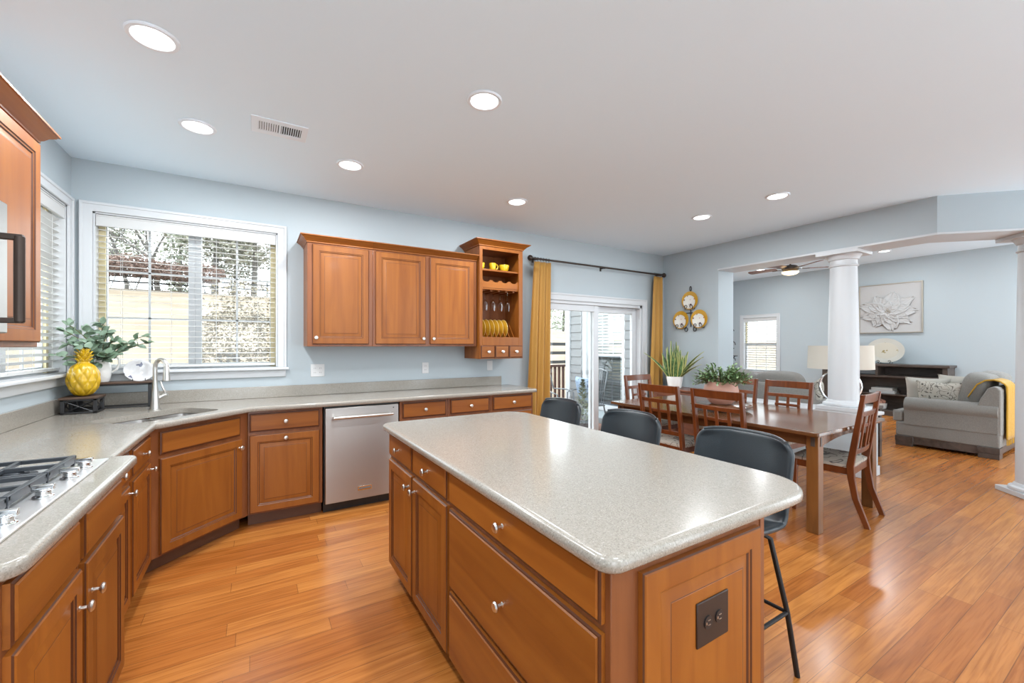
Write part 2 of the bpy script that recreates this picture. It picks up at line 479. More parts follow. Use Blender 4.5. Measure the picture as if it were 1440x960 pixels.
M_risertop = wood('weathered_riser_wood', (.06, .035, .025), (.13, .08, .055), (3, 20, 20), .5, 0)
M_screen = m_glass('insect_screen_mesh', (.60, .61, .62), 1.02, .1)

def m_emit(name, col, s):
    m, nt, b = new_mat(name)
    b.inputs['Base Color'].default_value = (.9, .9, .88, 1)
    b.inputs['Emission Color'].default_value = (*col, 1); b.inputs['Emission Strength'].default_value = s
    return m
M_bulb = m_emit('lit_lamp_diffuser', (1, .98, .94), 3.0)
M_fanbulb = m_emit('lit_amber_fan_glass', (1, .72, .35), 1.1)

def m_scroll(name, base, line, scale, w=.05):
    """light cloth or ceramic with curling outline pattern"""
    m, nt, b = new_mat(name); N = nt.nodes.new; L = nt.links.new
    tc = N('ShaderNodeTexCoord'); n = N('ShaderNodeTexNoise'); n.inputs['Scale'].default_value = scale; n.inputs['Detail'].default_value = .5; n.inputs['Distortion'].default_value = .8
    L(tc.outputs['Object'], n.inputs['Vector'])
    mm = N('ShaderNodeMath'); mm.operation = 'MULTIPLY'; mm.inputs[1].default_value = 4.0; L(n.outputs['Fac'], mm.inputs[0])
    fr = N('ShaderNodeMath'); fr.operation = 'FRACT'; L(mm.outputs[0], fr.inputs[0])
    rp = N('ShaderNodeValToRGB'); rp.color_ramp.interpolation = 'LINEAR'; e = rp.color_ramp.elements
    e[0].position = .38; e[0].color = (*base, 1); e[1].position = .62; e[1].color = (*base, 1)
    k = e.new(.46); k.color = (*line, 1); k = e.new(.54); k.color = (*line, 1)
    L(fr.outputs[0], rp.inputs['Fac']); L(rp.outputs['Color'], b.inputs['Base Color']); b.inputs['Roughness'].default_value = .85
    return m
M_pattern = m_scroll('scrolled_pillow_cloth', (.47, .44, .38), (.09, .078, .068), 13)
M_seatcloth = m_scroll('patterned_seat_cloth', (.42, .37, .31), (.13, .11, .10), 9)
M_bluecloth = m_scroll('blue_print_cushion_cloth', (.25, .32, .42), (.03, .05, .12), 14)

def m_sprig(name, base, c1, c2, scale=9.0):
    """porcelain with scattered floral patches"""
    m, nt, b = new_mat(name); N = nt.nodes.new; L = nt.links.new
    tc = N('ShaderNodeTexCoord'); n = N('ShaderNodeTexNoise'); n.inputs['Scale'].default_value = scale; n.inputs['Detail'].default_value = 3
    L(tc.outputs['Object'], n.inputs['Vector'])
    rp = N('ShaderNodeValToRGB'); rp.color_ramp.interpolation = 'CONSTANT'; e = rp.color_ramp.elements
    e[0].position = 0; e[0].color = (*c1, 1); e[1].position = .37; e[1].color = (*base, 1)
    k = e.new(.66); k.color = (*c2, 1)
    L(n.outputs['Fac'], rp.inputs['Fac']); L(rp.outputs['Color'], b.inputs['Base Color'])
    b.inputs['Roughness'].default_value = .18; b.inputs['Coat Weight'].default_value = .3
    return m
M_floralplate = m_sprig('floral_porcelain', (.62, .62, .63), (.12, .13, .20), (.55, .38, .25), 13)
M_rackplate = m_sprig('sprigged_white_plate', (.80, .78, .72), (.14, .06, .07), (.5, .2, .12), 16)
M_platter = m_sprig('cream_platter_glaze', (.52, .48, .40), (.28, .22, .10), (.76, .72, .62), 6)
# ------------------------------------------------------------------ setting: shell of the house
CE, LCE = 2.74, 3.10                       # kitchen and living room ceilings
YS = -1.5
XL, YB, XR, XR2, XE, YN = -1.145, 4.27, 5.32, 5.67, 11.0, 6.75
XZ = lambda a, b, d: (a, d, b)             # wall along X
YZ = lambda a, b, d: (d, a, b)             # wall along Y
XY = lambda a, b, d: (a, b, d)

struct(part('floor', MB().prism([(XL,YS),(XE,YS),(XE,YN),(XR2,YN),(XR2,YB),(XL,YB)], -.12, 0, XY), M_floor))
struct(part('ceiling', MB().prism([(XL-.15,YS),(XR+1.25-YS,YS),(XR,1.25),(XR,YB+.15),(XL-.15,YB+.15)], CE, CE+.15, XY), M_ceil))
cl2 = part('ceiling', MB().prism([(XR+1.25-YS,YS),(XE+.15,YS),(XE+.15,YN+.15),(XR+.0,YN+.15),(XR,1.25)], LCE, LCE+.15, XY), M_ceil); struct(cl2)

W1 = (-1.03, 1.18, .165, 2.365)            # back window opening  x0 z0 x1 z1
W2 = (2.99, 1.18, 4.18, 2.365)             # left window opening  y0 z0 y1 z1
D1 = (2.99, 0.0, 4.84, 1.955)              # sliding door opening
W3 = (5.45, .72, 6.28, 2.09)               # living room window on the far wall
W4 = (5.40, .25, 6.36, 2.10)
XS = 5.56                                  # outer face of the wing's siding               # window in the wing beside the deck
struct(part('wall_back', MB().prism([(XL-.15,0),(D1[0],0),(D1[0],D1[3]),(D1[2],D1[3]),(D1[2],0),(XR2,0),(XR2,CE),(XL-.15,CE)], YB, YB+.15, XZ, holes=[rect(*W1)]), M_wall))
struct(part('wall_left', MB().prism(rect(YS,0,YB,CE), XL, XL-.15, YZ, holes=[rect(*W2)]), M_wall))
# stub wall + header with the 45 degree turn + half wall, one piece each
struct(part('wall_right', MB().box(XR, 3.38, 0, XR2, YB, CE), M_wall))
hd = [(XR,3.38),(XR,1.25),(XR+2.75,1.25-2.75),(XR+2.75+.247,1.25-2.75+.247),(XR2,1.394),(XR2,3.38)]
struct(part('wall_header', MB().prism(hd, 2.405, LCE, XY), M_wall))
hs = offset_poly(ccw(hd), -.006)
struct(part('trim_1', MB().prism(hs, 2.385, 2.405, XY), M_trim, bevel=.003))
struct(part('wall_half', MB().box(XR+.03, 1.78, 0, XR2-.03, 3.38, .64), M_wall))
struct(part('trim_2', MB().box(XR-.02, 1.74, .64, XR2+.02, 3.38, .672), M_trim, bevel=.006))
struct(part('wall_far', MB().prism(rect(YS,0,YN,LCE), XE, XE+.15, YZ, holes=[rect(*W3)]), M_wall))
W5_ADDED = (6.6, .55, 9.9, 2.55)  # opening added in the hidden north wall to let daylight in
struct(part('wall_north', MB().prism(rect(XR2,0,XE,LCE), YN, YN+.15, XZ, holes=[rect(*W5_ADDED)]), M_wall))
# west wall of the living room wing, clad with siding outside
def siding():
    mb = MB(); mb.prism(rect(YB+.15,-.6,YN+.15,LCE), XS+.06, XS+.24, YZ, holes=[rect(*W4)])
    return mb
struct(part('wall_wing', siding(), M_wall))
mb = MB(); z = -.5; h = .165
def clap(y0, y1, z0):
    mb.hexa([(XS,y0,z0),(XS+.06,y0,z0),(XS+.06,y1,z0),(XS,y1,z0)], [(XS+.016,y0,z0+h),(XS+.06,y0,z0+h),(XS+.06,y1,z0+h),(XS+.016,y1,z0+h)])
while z < LCE:
    if z + h > W4[1]-.12 and z < W4[3]+.1:
        clap(YB+.15, W4[0]-.1, z); clap(W4[2]+.1, YN+.12, z)
    else: clap(YB+.15, YN+.12, z)
    z += h
struct(part('wall_siding', mb, M_siding))
struct(part('trim_3', MB().box(XS-.02, YN+.04, -.6, XS+.1, YN+.17, LCE), M_trim, bevel=.004))
struct(part('roof_eave', MB().box(XR-.1, YB+.16, LCE-.1, XS+.05, YN+.5, LCE+.15).box(XS+.05, YN+.16, LCE-.1, XE, YN+.5, LCE+.15), M_trim))
# south side: unseen piers added to shape light and reflections, wide openings between
for k, (x0, x1) in enumerate(((XL-.15,-.95),(.2,1.30),(1.68,2.04),(2.45,2.95),(3.6,5.5),(8.0,8.6))):
    struct(part('south_light_pier', MB().box(x0, YS-.15, 0, x1, YS, LCE if x1 > 5 else CE), M_wall))
# baseboards
def base(name, x0, y0, x1, y1): struct(part(name, MB().box(x0,y0,0,x1,y1,.10), M_trim, bevel=.005))
base('baseboard_right', XR-.014, 3.38, XR, YB)
base('baseboard_back', 4.93, YB-.014, XR-.014, YB)
base('baseboard_half', XR+.016, 1.766, XR+.03, 3.38)
base('baseboard_half_end', XR+.016, 1.766, XR2-.016, 1.78)
base('baseboard_far', XE-.014, YS, XE, YN)
base('baseboard_stub', XR2, 3.4, XR2+.014, YB)

# columns (shaft, base, capital)
def column(name, x, y, z0, z1, r, rz, label):
    t = thing(name, label, 'column', (x,y,z0), rz); h = z1 - z0; t['kind'] = 'structure'
    b = MB(); k = r*1.40
    b.box(-k,-k,0,k,k,.05); part('base', MB().box(-k,-k,0,k,k,.045).lathe([(r*1.33,.045),(r*1.36,.058),(r*1.33,.075),(r*1.14,.085),(r*1.10,.10),(r*1.02,.112)], 40), M_trim, t, bevel=.004)
    pr = [(r*(1 - .13*max(0,(q-.33)/.67)**1.3), .112 + (h-.112-.16)*q) for q in [i/14 for i in range(15)]]
    part('shaft', MB().lathe(pr, 48), M_trim, t)
    u = r*.87; a = h - .16
    part('capital', MB().lathe([(u,a-.002),(u*1.10,a+.004),(u*1.12,a+.016),(u*1.02,a+.024),(u*1.0,a+.07),(u*1.12,a+.076),(u*1.16,a+.09),(u*1.22,a+.104),(u*1.36,a+.125)], 48).box(-k*.99,-k*.99,a+.125,k*.99,k*.99,a+.16), M_trim, t, bevel=.003)
    return t
column('column', 5.49, 2.03, .672, 2.385, .138, 0, 'round white column standing on the half wall beside the dining table')
column('column', 6.05, .767, 0, 2.385, .13, PI/4, 'white column standing on the floor at the right edge, beside the grey loveseat')

# ------------------------------------------------------------------ windows
def window(n, loc, rz, w, z0, z1, units, rows=3, cols=2, style='slide', stool=True, cas=.066):
    t = thing('window_%d' % n, 'white framed window %d' % n, 'window', loc, rz); t['kind'] = 'structure'
    del t['label']; del t['category']
    mb = MB(); c = cas
    zb = z0 if stool else z0 - c
    mb.prism([(-c,zb),(0,zb),(0,z1),(w,z1),(w,zb),(w+c,zb),(w+c,z1+c),(-c,z1+c)], -.018, 0, XZ)
    mb.prism([(-c-.004,zb),(-c+.016,zb),(-c+.016,z1+c-.016),(w+c-.016,z1+c-.016),(w+c-.016,zb),(w+c+.004,zb),(w+c+.004,z1+c+.004),(-c-.004,z1+c+.004)], -.026, -.001, XZ)
    if not stool: mb.box(0,-.018,zb,w,0,z0)
    part('casing', mb, M_trim, t, bevel=.004)
    if stool:
        part('sill', MB().box(-c-.02,-.055,z0-.022,w+c+.02,.0,z0).box(-c,-.018,z0-.085,w+c,0,z0-.022), M_trim, t, bevel=.006, seg=3)
    part('jamb', MB().box(0,0,z0-.02,w,.15,z0+.003).box(0,0,z1-.012,w,.15,z1+.01).box(-.01,0,z0,.012,.15,z1).box(w-.012,0,z0,w+.01,.15,z1), M_trim, t)
    part('jamb_liner', MB().box(.012,.085,z0,.05,.12,z1-.012).box(w-.05,.085,z0,w-.012,.12,z1-.012), M_cream, t)
    x0, x1 = .012, w-.012; y0, y1 = .10, .135
    mb = MB(); f = .045; gl = []; gr = MB()
    if style == 'slide':
        k = (x1-x0)/units
        cells = [(x0+i*k, z0, x0+(i+1)*k, z1-.012) for i in range(units)]
    else:
        zm = z0 + (z1-z0)*.5
        cells = [(x0, z0, x1, zm+.02), (x0, zm-.02, x1, z1-.012)]
    for ci, (a, zb, b_, zt) in enumerate(cells):
        yy0, yy1 = (y0, y1) if style == 'slide' or ci == 1 else (y0-.03, y1-.03)
        mb.box(a,yy0,zb,a+f,yy1,zt).box(b_-f,yy0,zb,b_,yy1,zt).box(a+f,yy0,zb,b_-f,yy1,zb+f).box(a+f,yy0,zt-f,b_-f,yy1,zt)
        gl.append((a+f,zb+f,b_-f,zt-f,(yy0+yy1)/2))
        for i in range(1, cols):
            xx = a+f+(b_-a-2*f)*i/cols; gr.box(xx-.008,(yy0+yy1)/2-.006,zb+f,xx+.008,(yy0+yy1)/2-.003,zt-f)
        for i in range(1, rows):
            zz = zb+f+(zt-zb-2*f)*i/rows; gr.box(a+f,(yy0+yy1)/2-.006,zz-.008,b_-f,(yy0+yy1)/2-.003,zz+.008)
    part('sash', mb, M_trim, t, bevel=.003)
    part('grille', gr, M_trim, t)
    for g in gl:
        part('glass', MB().box(g[0],g[4],g[1],g[2],g[4]+.004,g[3]), M_glass, t)
    return t
window(1, (W1[0],YB,0), 0, W1[2]-W1[0], W1[1], W1[3], 2, rows=3, cols=2)
window(2, (XL,W2[0],0), PI/2, W2[2]-W2[0], W2[1], W2[3], 2, rows=3, cols=2)
window(3, (XE,W3[2],0), -PI/2, W3[2]-W3[0], W3[1], W3[3], 1, rows=2, cols=3, style='hung', cas=.08)
w4 = window(4, (XS+.06,W4[2],0), -PI/2, W4[2]-W4[0], W4[1], W4[3], 1, rows=2, cols=3, style='hung', stool=False, cas=.1)
part('insect_screen', MB().box(.05,-.004,W4[1]+.02,W4[2]-W4[0]-.05,-.001,(W4[1]+W4[3])/2), M_screen, w4)

window(5, (W5_ADDED[0],YN,0), 0, W5_ADDED[2]-W5_ADDED[0], W5_ADDED[1], W5_ADDED[3], 3, rows=2, cols=2)  # unseen window, added to bring daylight onto the far wall

def blind(label, loc, rz, w, z0, z1, tilt=-4, pitch=.0445, valance=True, drop=0.0, group=None):
    t = thing('window_blind', label, 'blind', loc, rz, group)
    top = z1 - .016
    part('valance', MB().box(.014,.004,top-.085,w-.014,.022,top).box(.014,.0,top-.012,w-.014,.024,top) if valance else MB().box(.014,.02,top-.04,w-.014,.075,top), M_blind, t, bevel=.003)
    sl = MB(); z = top - .105; zb = z0 + .03 + drop
    while z > zb + .02:
        d = .024; c, s = math.cos(R(tilt))*d, math.sin(R(tilt))*d; y = .052
        sl.hexa([(.018,y-c,z+s-.0014),(w-.018,y-c,z+s-.0014),(w-.018,y-c,z+s+.0014),(.018,y-c,z+s+.0014)], [(.018,y+c,z-s-.0014),(w-.018,y+c,z-s-.0014),(w-.018,y+c,z-s+.0014),(.018,y+c,z-s+.0014)])
        z -= pitch
    part('slats', sl, M_blind, t)
    part('bottom_rail', MB().box(.018,.028,zb-.012,w-.018,.078,zb+.008), M_blind, t, bevel=.003)
    cd = MB(); n = max(2, round(w/.3))
    for i in range(n):
        x = w*(i+.5)/n
        for y in (.026, .078): cd.tube([(x,y,zb),(x,y,top-.08)], .0012, 4)
    part('ladder_cords', cd, M_blind, t)
    return t
blind('white slatted blind over the large window behind the sink', (W1[0],YB,0), 0, W1[2]-W1[0], W1[1], W1[3])
blind('white slatted blind over the left wall window beside the upper cabinet', (XL,W2[0],0), PI/2, W2[2]-W2[0], W2[1], W2[3], tilt=24)
blind('white slatted blind over the living room window', (XE,W3[2],0), -PI/2, W3[2]-W3[0], W3[1], W3[3], pitch=.06, tilt=20)
blind('pale slatted blind inside the window of the siding clad wing', (XS+.25,W4[0],0), PI/2, W4[2]-W4[0], W4[1], W4[3], pitch=.06, tilt=58)

# ------------------------------------------------------------------ sliding door
t = thing('door_1', '', '', (0,YB,0)); del t['label']; del t['category']; t['kind'] = 'structure'
a, b_, zt = D1[0], D1[2], D1[3]; c = .085
part('casing', MB().prism([(a-c,0),(a,0),(a,zt),(b_,zt),(b_,0),(b_+c,0),(b_+c,zt+c),(a-c,zt+c)], -.02, 0, XZ).prism([(a-c-.004,0),(a-c+.018,0),(a-c+.018,zt+c-.018),(b_+c-.018,zt+c-.018),(b_+c-.018,0),(b_+c+.004,0),(b_+c+.004,zt+c+.004),(a-c-.004,zt+c+.004)], -.03, -.001, XZ), M_trim, t, bevel=.004)
part('door_frame', MB().box(a,0,0,a+.035,.15,zt).box(b_-.035,0,0,b_,.15,zt).box(a,0,zt-.04,b_,.15,zt).box(a,0,0,b_,.15,.03), M_trim, t, bevel=.003)
mid = (a+b_)/2 + .045
for nm, x0, x1, y0 in (('door_panel', a+.035, mid+.05, .02), ('door_panel', mid-.05, b_-.035, .075)):
    f = .085
    p = part(nm, MB().box(x0,y0,.03,x0+f,y0+.045,zt-.04).box(x1-f,y0,.03,x1,y0+.045,zt-.04).box(x0+f,y0,.03,x1-f,y0+.045,.03+f*1.3).box(x0+f,y0,zt-.04-f,x1-f,y0+.045,zt-.04), M_trim, t, bevel=.004)
    part('glass', MB().box(x0+f,y0+.02,.03+f*1.3,x1-f,y0+.025,zt-.04-f), M_glass, p)
    if y0 < .05:
        part('handle', MB().tube([(x0+.065,y0,.93),(x0+.065,y0-.03,.94),(x0+.085,y0-.05,.99),(x0+.092,y0-.052,1.04),(x0+.085,y0-.05,1.09),(x0+.065,y0-.03,1.14),(x0+.065,y0,1.15)], .009, 8), M_bronze, p)

# ------------------------------------------------------------------ ceiling fixtures
def downlight(x, y, z, label, watts, r=.098):
    t = thing('recessed_light', label, 'ceiling light', (x,y,z), 0, 'recessed lights in the ceiling')
    part('trim_ring', MB().lathe([(r*.74,-.001),(r*.80,-.010),(r*.95,-.010),(r,-.004),(r,-.0005)], 32), M_fixture, t)
    part('diffuser', MB().lathe([(.0001,-.004),(r*.60,-.004),(r*.755,-.0045),(r*.755,-.002)], 32), M_bulb, t)
    ld = bpy.data.lights.new('recessed_lamp', 'AREA'); ld.shape = 'DISK'; ld.size = r*1.45; ld.energy = watts; ld.color = (.92, .965, 1)
    lo = bpy.data.objects.new('recessed_lamp', ld); COL.objects.link(lo); lo.parent = t; lo.location = (0,0,-.014)
    return t
for x, y, lb in [(-.39,2.42,'largest recessed ceiling light, at the upper left corner'), (-.31,3.26,'recessed ceiling light above the sink corner, left of the air vent'),
                 (.61,3.35,'recessed ceiling light right of the air vent, above the dishwasher'), (1.09,2.08,'recessed ceiling light above the far end of the island'),
                 (2.12,3.38,'recessed ceiling light in front of the open dish cabinet'), (4.05,2.76,'farther recessed ceiling light above the dining table'),
                 (4.07,2.01,'nearer recessed ceiling light above the dining table')]:
    downlight(x, y, CE, lb, LAMP_W)
downlight(6.9, 2.75, LCE, 'small recessed light in the living room ceiling left of the column', LAMP_W)
for x, y in ((9.8,1.0),(9.8,3.0),(9.8,5.2),(7.2,5.2),(9.6,-.6)):  # out-of-view lamps added to brighten the living room
    downlight(x, y, LCE, 'unseen recessed light added to brighten the living room beyond the header', LAMP_W*1.1)
for x, y in ((1.1,.3),(-.4,.9),(1.1,-1.0)):  # invented lamps out of view, extra light near the camera
    o = downlight(x, y, CE, 'unseen recessed light added to brighten the near part of the room', LAMP_W)

def vent(x, y, z, rz, label, w=.31, h=.215):
    t = thing('air_vent', label, 'vent', (x,y,z), rz)
    fr = MB(); fr.prism(rect(-w/2,-h/2,w/2,h/2), -.006, 0, XY, holes=[rect(-w/2+.035,-h/2+.05,-.006,h/2-.05), rect(.006,-h/2+.05,w/2-.035,h/2-.05)])
    part('frame', fr, M_fixture, t, bevel=.002)
    lo = MB()
    for s, x0, x1 in ((1,-w/2+.035,-.006),(-1,.006,w/2-.035)):
        for i in range(9):
            xx = x0 + (x1-x0)*(i+.5)/9
            lo.hexa([(xx-.004-.004*s,-h/2+.05,-.005),(xx-.002-.004*s,-h/2+.05,-.005),(xx-.002-.004*s,h/2-.05,-.005),(xx-.004-.004*s,h/2-.05,-.005)],
                    [(xx-.001+.003*s,-h/2+.05,.0),(xx+.001+.003*s,-h/2+.05,.0),(xx+.001+.003*s,h/2-.05,.0),(xx-.001+.003*s,h/2-.05,.0)])
    part('louvers', lo, M_fixture, t)
    part('duct_shade', MB().box(-w/2+.03,-h/2+.045,-.0012,w/2-.03,h/2-.045,-.0006), M_fence, t)  # flat dark sheet standing in for the shade behind the louvers
    return t
vent(.130, 3.03, CE, 0, 'white louvered air vent in the kitchen ceiling between recessed lights')
vent(9.0, 2.05, LCE, PI/2, 'white air vent in the living room ceiling above the loveseat')

def outlet(x, z, kind, label):
    t = thing('wall_outlet', label, 'outlet', (x,YB,z), 0, 'outlets and switches above the counter')
    w = .118 if kind == 'double' else .072
    part('cover_plate', MB().box(-w/2,-.006,-.058,w/2,0,.058), M_white, t, bevel=.003)
    for cx in ((-.023,.023) if kind == 'double' else (0,)):
        if kind == 'switch': part('rocker', MB().box(cx-.016,-.009,-.033,cx+.016,-.006,.033), M_white, t, bevel=.002); continue
        for cz in (-.02,.02):
            mb = MB().box(cx-.014,-.0085,cz-.013,cx+.014,-.006,cz+.013)
            mb.box(cx-.007,-.0092,cz-.004,cx-.005,-.0085,cz+.006,1).box(cx+.005,-.0092,cz-.004,cx+.007,-.0085,cz+.006,1)
            part('socket', mb, [M_white, M_black], t)
outlet(.49, 1.141, 'double', 'wide white double outlet plate between window and dishwasher')
outlet(1.531, 1.136, 'single', 'white outlet plate on the wall below the three door cabinets')
outlet(2.304, 1.143, 'switch', 'white switch plate directly below the open dish cabinet')
# ------------------------------------------------------------------ kitchen cabinets
TOEZ, BODYZ = .10, .876
def knob(parent, x, y, z):
    mb = MB(); mb.M = Matrix.Translation((x,y,z)) @ Matrix.Rotation(PI/2, 4, 'X')
    mb.lathe([(.0085,0),(.0055,.003),(.0048,.016),(.009,.019),(.0155,.022),(.0165,.026),(.013,.031),(.0001,.033)], 20)
    return part('knob', mb, M_nickel, parent)
DOORP = [(0,0,0),(0,.013,0),(.0035,.0165,1),(.0065,.0195,0),(.052,.0195,0),(.055,.0155,1),(.0615,.0150,0),(.066,.0105,1),(.070,.0105,0),(.094,.0178,0),(.0965,.0178,1),(.098,.0184,0)]
DRAWP = [(0,0,0),(0,.012,0),(.005,.0150,1),(.0085,.0155,1),(.012,.0195,0)]
def door(t, x0, x1, z0, z1, kn=None, prof=None, name='door'):
    p = part(name, MB().panel(x0,z0,x1,z1, prof or DOORP), [M_cab_v, M_glaze], t, sharp=20)
    if kn: knob(p, kn[0], -.0195, kn[1])
    return p
def drawer(t, x0, x1, z0, z1, kn=True, name='drawer'):
    p = part(name, MB().panel(x0,z0,x1,z1, DRAWP), [M_cab_h, M_glaze], t, sharp=20)
    if kn: knob(p, (x0+x1)/2, -.0195, (z0+z1)/2)
    return p
def base_cab(label, loc, rz, w, depth, poly=None, toe=.075, toe_l=0, toe_r=0, group='base cabinets along the counters', hole=None):
    t = thing('base_cabinet', label, 'cabinet', loc, rz, group)
    if poly is None: poly = rect(0,0,w,depth)
    mb = MB()
    if hole:
        mb.prism(poly, TOEZ, .66, XY).prism(poly, .66, BODYZ, XY, holes=[hole])
        part('body', mb, M_frame, t)
    else: part('body', mb.prism(poly, TOEZ, BODYZ, XY), M_frame, t, bevel=.002)
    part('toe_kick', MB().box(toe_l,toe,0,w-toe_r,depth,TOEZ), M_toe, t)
    return t

# back run, face frames at Y 3.71 (local x = world X)
YF = 3.71; DEP = YB - YF - .004
t = base_cab('maple cabinet with one drawer above one door, left of the dishwasher', (-.051,YF,0), 0, .513, DEP)
drawer(t, .010, .490, .722, .858); d = door(t, .010, .490, .112, .696, (.25,.662))
def dishwasher():
    t = thing('dishwasher', 'stainless steel dishwasher with bar handle between maple cabinets', 'dishwasher', (.468,YF,0))
    part('tub', MB().box(.004,.0,.085,.612,DEP,.872), M_black, t)
    part('kick_plate', MB().box(.004,.045,.0,.612,.08,.085), M_black, t)
    p = part('door', MB().box(.010,-.032,.085,.606,.0,.862), M_steel, t, bevel=.006, seg=3)
    part('handle', MB().tube([(.065,-.085,.785),(.545,-.085,.785)], .0125, 14).box(.068,-.085,.777,.084,-.030,.793).box(.526,-.085,.777,.542,-.030,.793), M_nickel, p, bevel=.002)
    q = part('badge', MB().box(.262,-.0345,.155,.376,-.032,.190), M_chrome, p, bevel=.001)
    part('badge_inlay', MB().box(.270,-.0352,.166,.368,-.0345,.179), M_patio, q)
    part('indicator', MB().box(.556,-.0335,.828,.566,-.032,.836), M_black, p)
dishwasher()
for i, (x0, w, lb) in enumerate(((1.092,.458,'maple drawer cabinet touching the right side of the dishwasher'),(1.552,.458,'middle one of the three maple drawer cabinets right of the dishwasher'),(2.012,.513,'maple drawer cabinet at the right end of the counter, beside the gold curtain'))):
    t = base_cab(lb, (x0,YF,0), 0, w, DEP)
    for z0, z1 in ((.722,.858),(.416,.696),(.112,.390)): drawer(t, .024, w-.02, z0, z1)
# diagonal corner cabinet
DX0, DY0 = -.54, 3.221                    # left end of its face frame; runs 45 degrees to (-.051,3.71)
DW = .6916
s2 = math.sqrt(.5)
def to_local(x, y): return ((x-DX0)*s2 + (y-DY0)*s2, -(x-DX0)*s2 + (y-DY0)*s2)
poly = [(.001,.001),(DW-.001,.001)] + [to_local(*p) for p in ((-.053,4.262),(-1.14,4.262),(-1.14,3.223))]
sink_hole = [to_local(*p) for p in [(-.54+u*s2-v*s2, 3.56+u*s2+v*s2) for u, v in round_poly([(-.325,-.215,.08),(.325,-.215,.08),(.325,.215,.08),(-.325,.215,.08)], 6)]]
t = base_cab('large diagonal corner sink cabinet with one wide door and false drawer front', (DX0,DY0,0), PI/4, DW, .4, poly=poly, toe=.078, toe_l=.0, toe_r=.0, hole=sink_hole)
drawer(t, .058, .615, .715, .850, kn=False, name='false_drawer_front'); door(t, .058, .630, .112, .690, (.604,.628))
# left run, face frames at X -.54 (local x = world Y)
DL = 0.54 + XL
def left_cab(y0, y1, x, lb): return base_cab(lb, (x,y0,0), PI/2, y1-y0, -XL + x - .004)
t = left_cab(2.752, 3.219, -.54, 'narrow maple cabinet next to the diagonal sink cabinet, left run'); w = .467
drawer(t, .03, .437, .715, .850); door(t, .03, .437, .112, .690, (.409,.655))
t = left_cab(2.262, 2.750, -.54, 'narrow maple cabinet tucked behind the bumped out cooktop cabinets'); w = .488
drawer(t, .03, .455, .715, .850); door(t, .03, .455, .112, .690, (.427,.655))
t = left_cab(1.760, 2.258, -.46, 'cooktop cabinet half with the farther door and drawer front')
drawer(t, .015, .415, .722, .862, kn=False, name='false_drawer_front'); door(t, .015, .445, .112, .706, (.06,.600))
t = left_cab(1.295, 1.756, -.46, 'cooktop cabinet half nearest the camera, at the left edge')
drawer(t, .03, .430, .722, .862, kn=False, name='false_drawer_front'); door(t, .03, .445, .112, .706, (.415,.600))

# countertop with bump-out and sink cut-out
SKC = (-.54, 3.56); SKL, SKW = .60, .37
def sk(u, v):  # along the diagonal, towards the corner
    return (SKC[0] + u*s2 - v*s2, SKC[1] + u*s2 + v*s2)
def bowl_outline(u0, u1, d=0.0, seg=6):
    return [sk(*p) for p in round_poly([(u0+d,-SKW/2+d,.075),(u1-d,-SKW/2+d,.075),(u1-d,SKW/2-d,.075),(u0+d,SKW/2-d,.075)], seg)]
out = round_poly([(XL+.002,YB-.002),(2.555,YB-.002),(2.555,3.655,.03),(-.03,3.655,.03),(-.50,3.185,.03),(-.50,2.335,.01),(-.42,2.335,.045),(-.42,1.285,.06),(-.50,1.285,.01),(-.50,.9,0),(XL+.002,.9)], 5)
t = thing('countertop', 'speckled beige quartz counter running along the left and back walls', 'countertop', (0,0,.878))
part('top', MB().slab([(x,y) for x,y in out], 0, .037, .012, holes=[bowl_outline(-.30,.30)]), M_quartz, t, sharp=50)
part('backsplash', MB().box(XL+.002,YB-.022,.037,2.45,YB-.002,.137).box(XL+.002,.9,.037,XL+.022,YB-.022,.137), M_quartz, t, bevel=.003)
# sink
t = thing('sink', 'double bowl stainless sink set into the diagonal counter corner', 'sink', (0,0,0))
for u0, u1 in ((-.302,.035),(.055,.302)):
    mb = MB(); rings = [(bowl_outline(u0,u1,-.012), .874), (bowl_outline(u0,u1,.0), .874), (bowl_outline(u0,u1,.006), .72), (bowl_outline(u0,u1,.03), .695)]
    n = len(rings[0][0]); vs = []; fs = []
    for rg, z in rings: vs += [(p[0],p[1],z) for p in rg]
    for k in range(3):
        for i in range(n): fs.append((k*n+i,k*n+(i+1)%n,(k+1)*n+(i+1)%n,(k+1)*n+i))
    fs.append(tuple(3*n+i for i in range(n)))
    mb.add(vs, fs)
    bw = part('bowl', mb, M_steel, t, recalc=False, solid=.0015)
    c = sk((u0+u1)/2, 0); part('drain', MB().lathe([(.0001,.697),(.03,.697),(.042,.700),(.045,.698)], 20, (c[0],c[1],0)), M_nickel, bw)
# faucet
t = thing('faucet', 'brushed nickel gooseneck pull-down faucet behind the sink', 'faucet', (-.61,3.865,.915), -PI/4)
part('body', MB().lathe([(.034,0),(.034,.006),(.030,.010),(.027,.04),(.022,.11),(.0165,.16),(.0135,.19),(.0135,.24)], 24), M_nickel, t)
nk = [(0,0,.235),(0,0,.29)] + [(.052-.052*math.cos(w),0,.30+.058*math.sin(w)) for w in [i*PI/12 for i in range(0,12)]] + [(.104,0,.30)]
part('spout', MB().tube(nk, .0135, 14), M_nickel, t)
part('spray_head', MB().lathe([(.013,.305),(.0165,.30),(.0175,.26),(.021,.225),(.022,.21),(.018,.206)], 20, (.104,0,0)), M_nickel, t)
hm = MB().tube([(.0,.012,.075),(.02,.045,.10),(.032,.058,.108)], [.017,.016,.015], 14); part('valve', hm, M_nickel, t)
part('lever', MB().tube([(.026,.052,.115),(.012,.052,.135),(-.004,.048,.17),(-.012,.046,.20)], [.008,.007,.006,.005], 10), M_nickel, t)

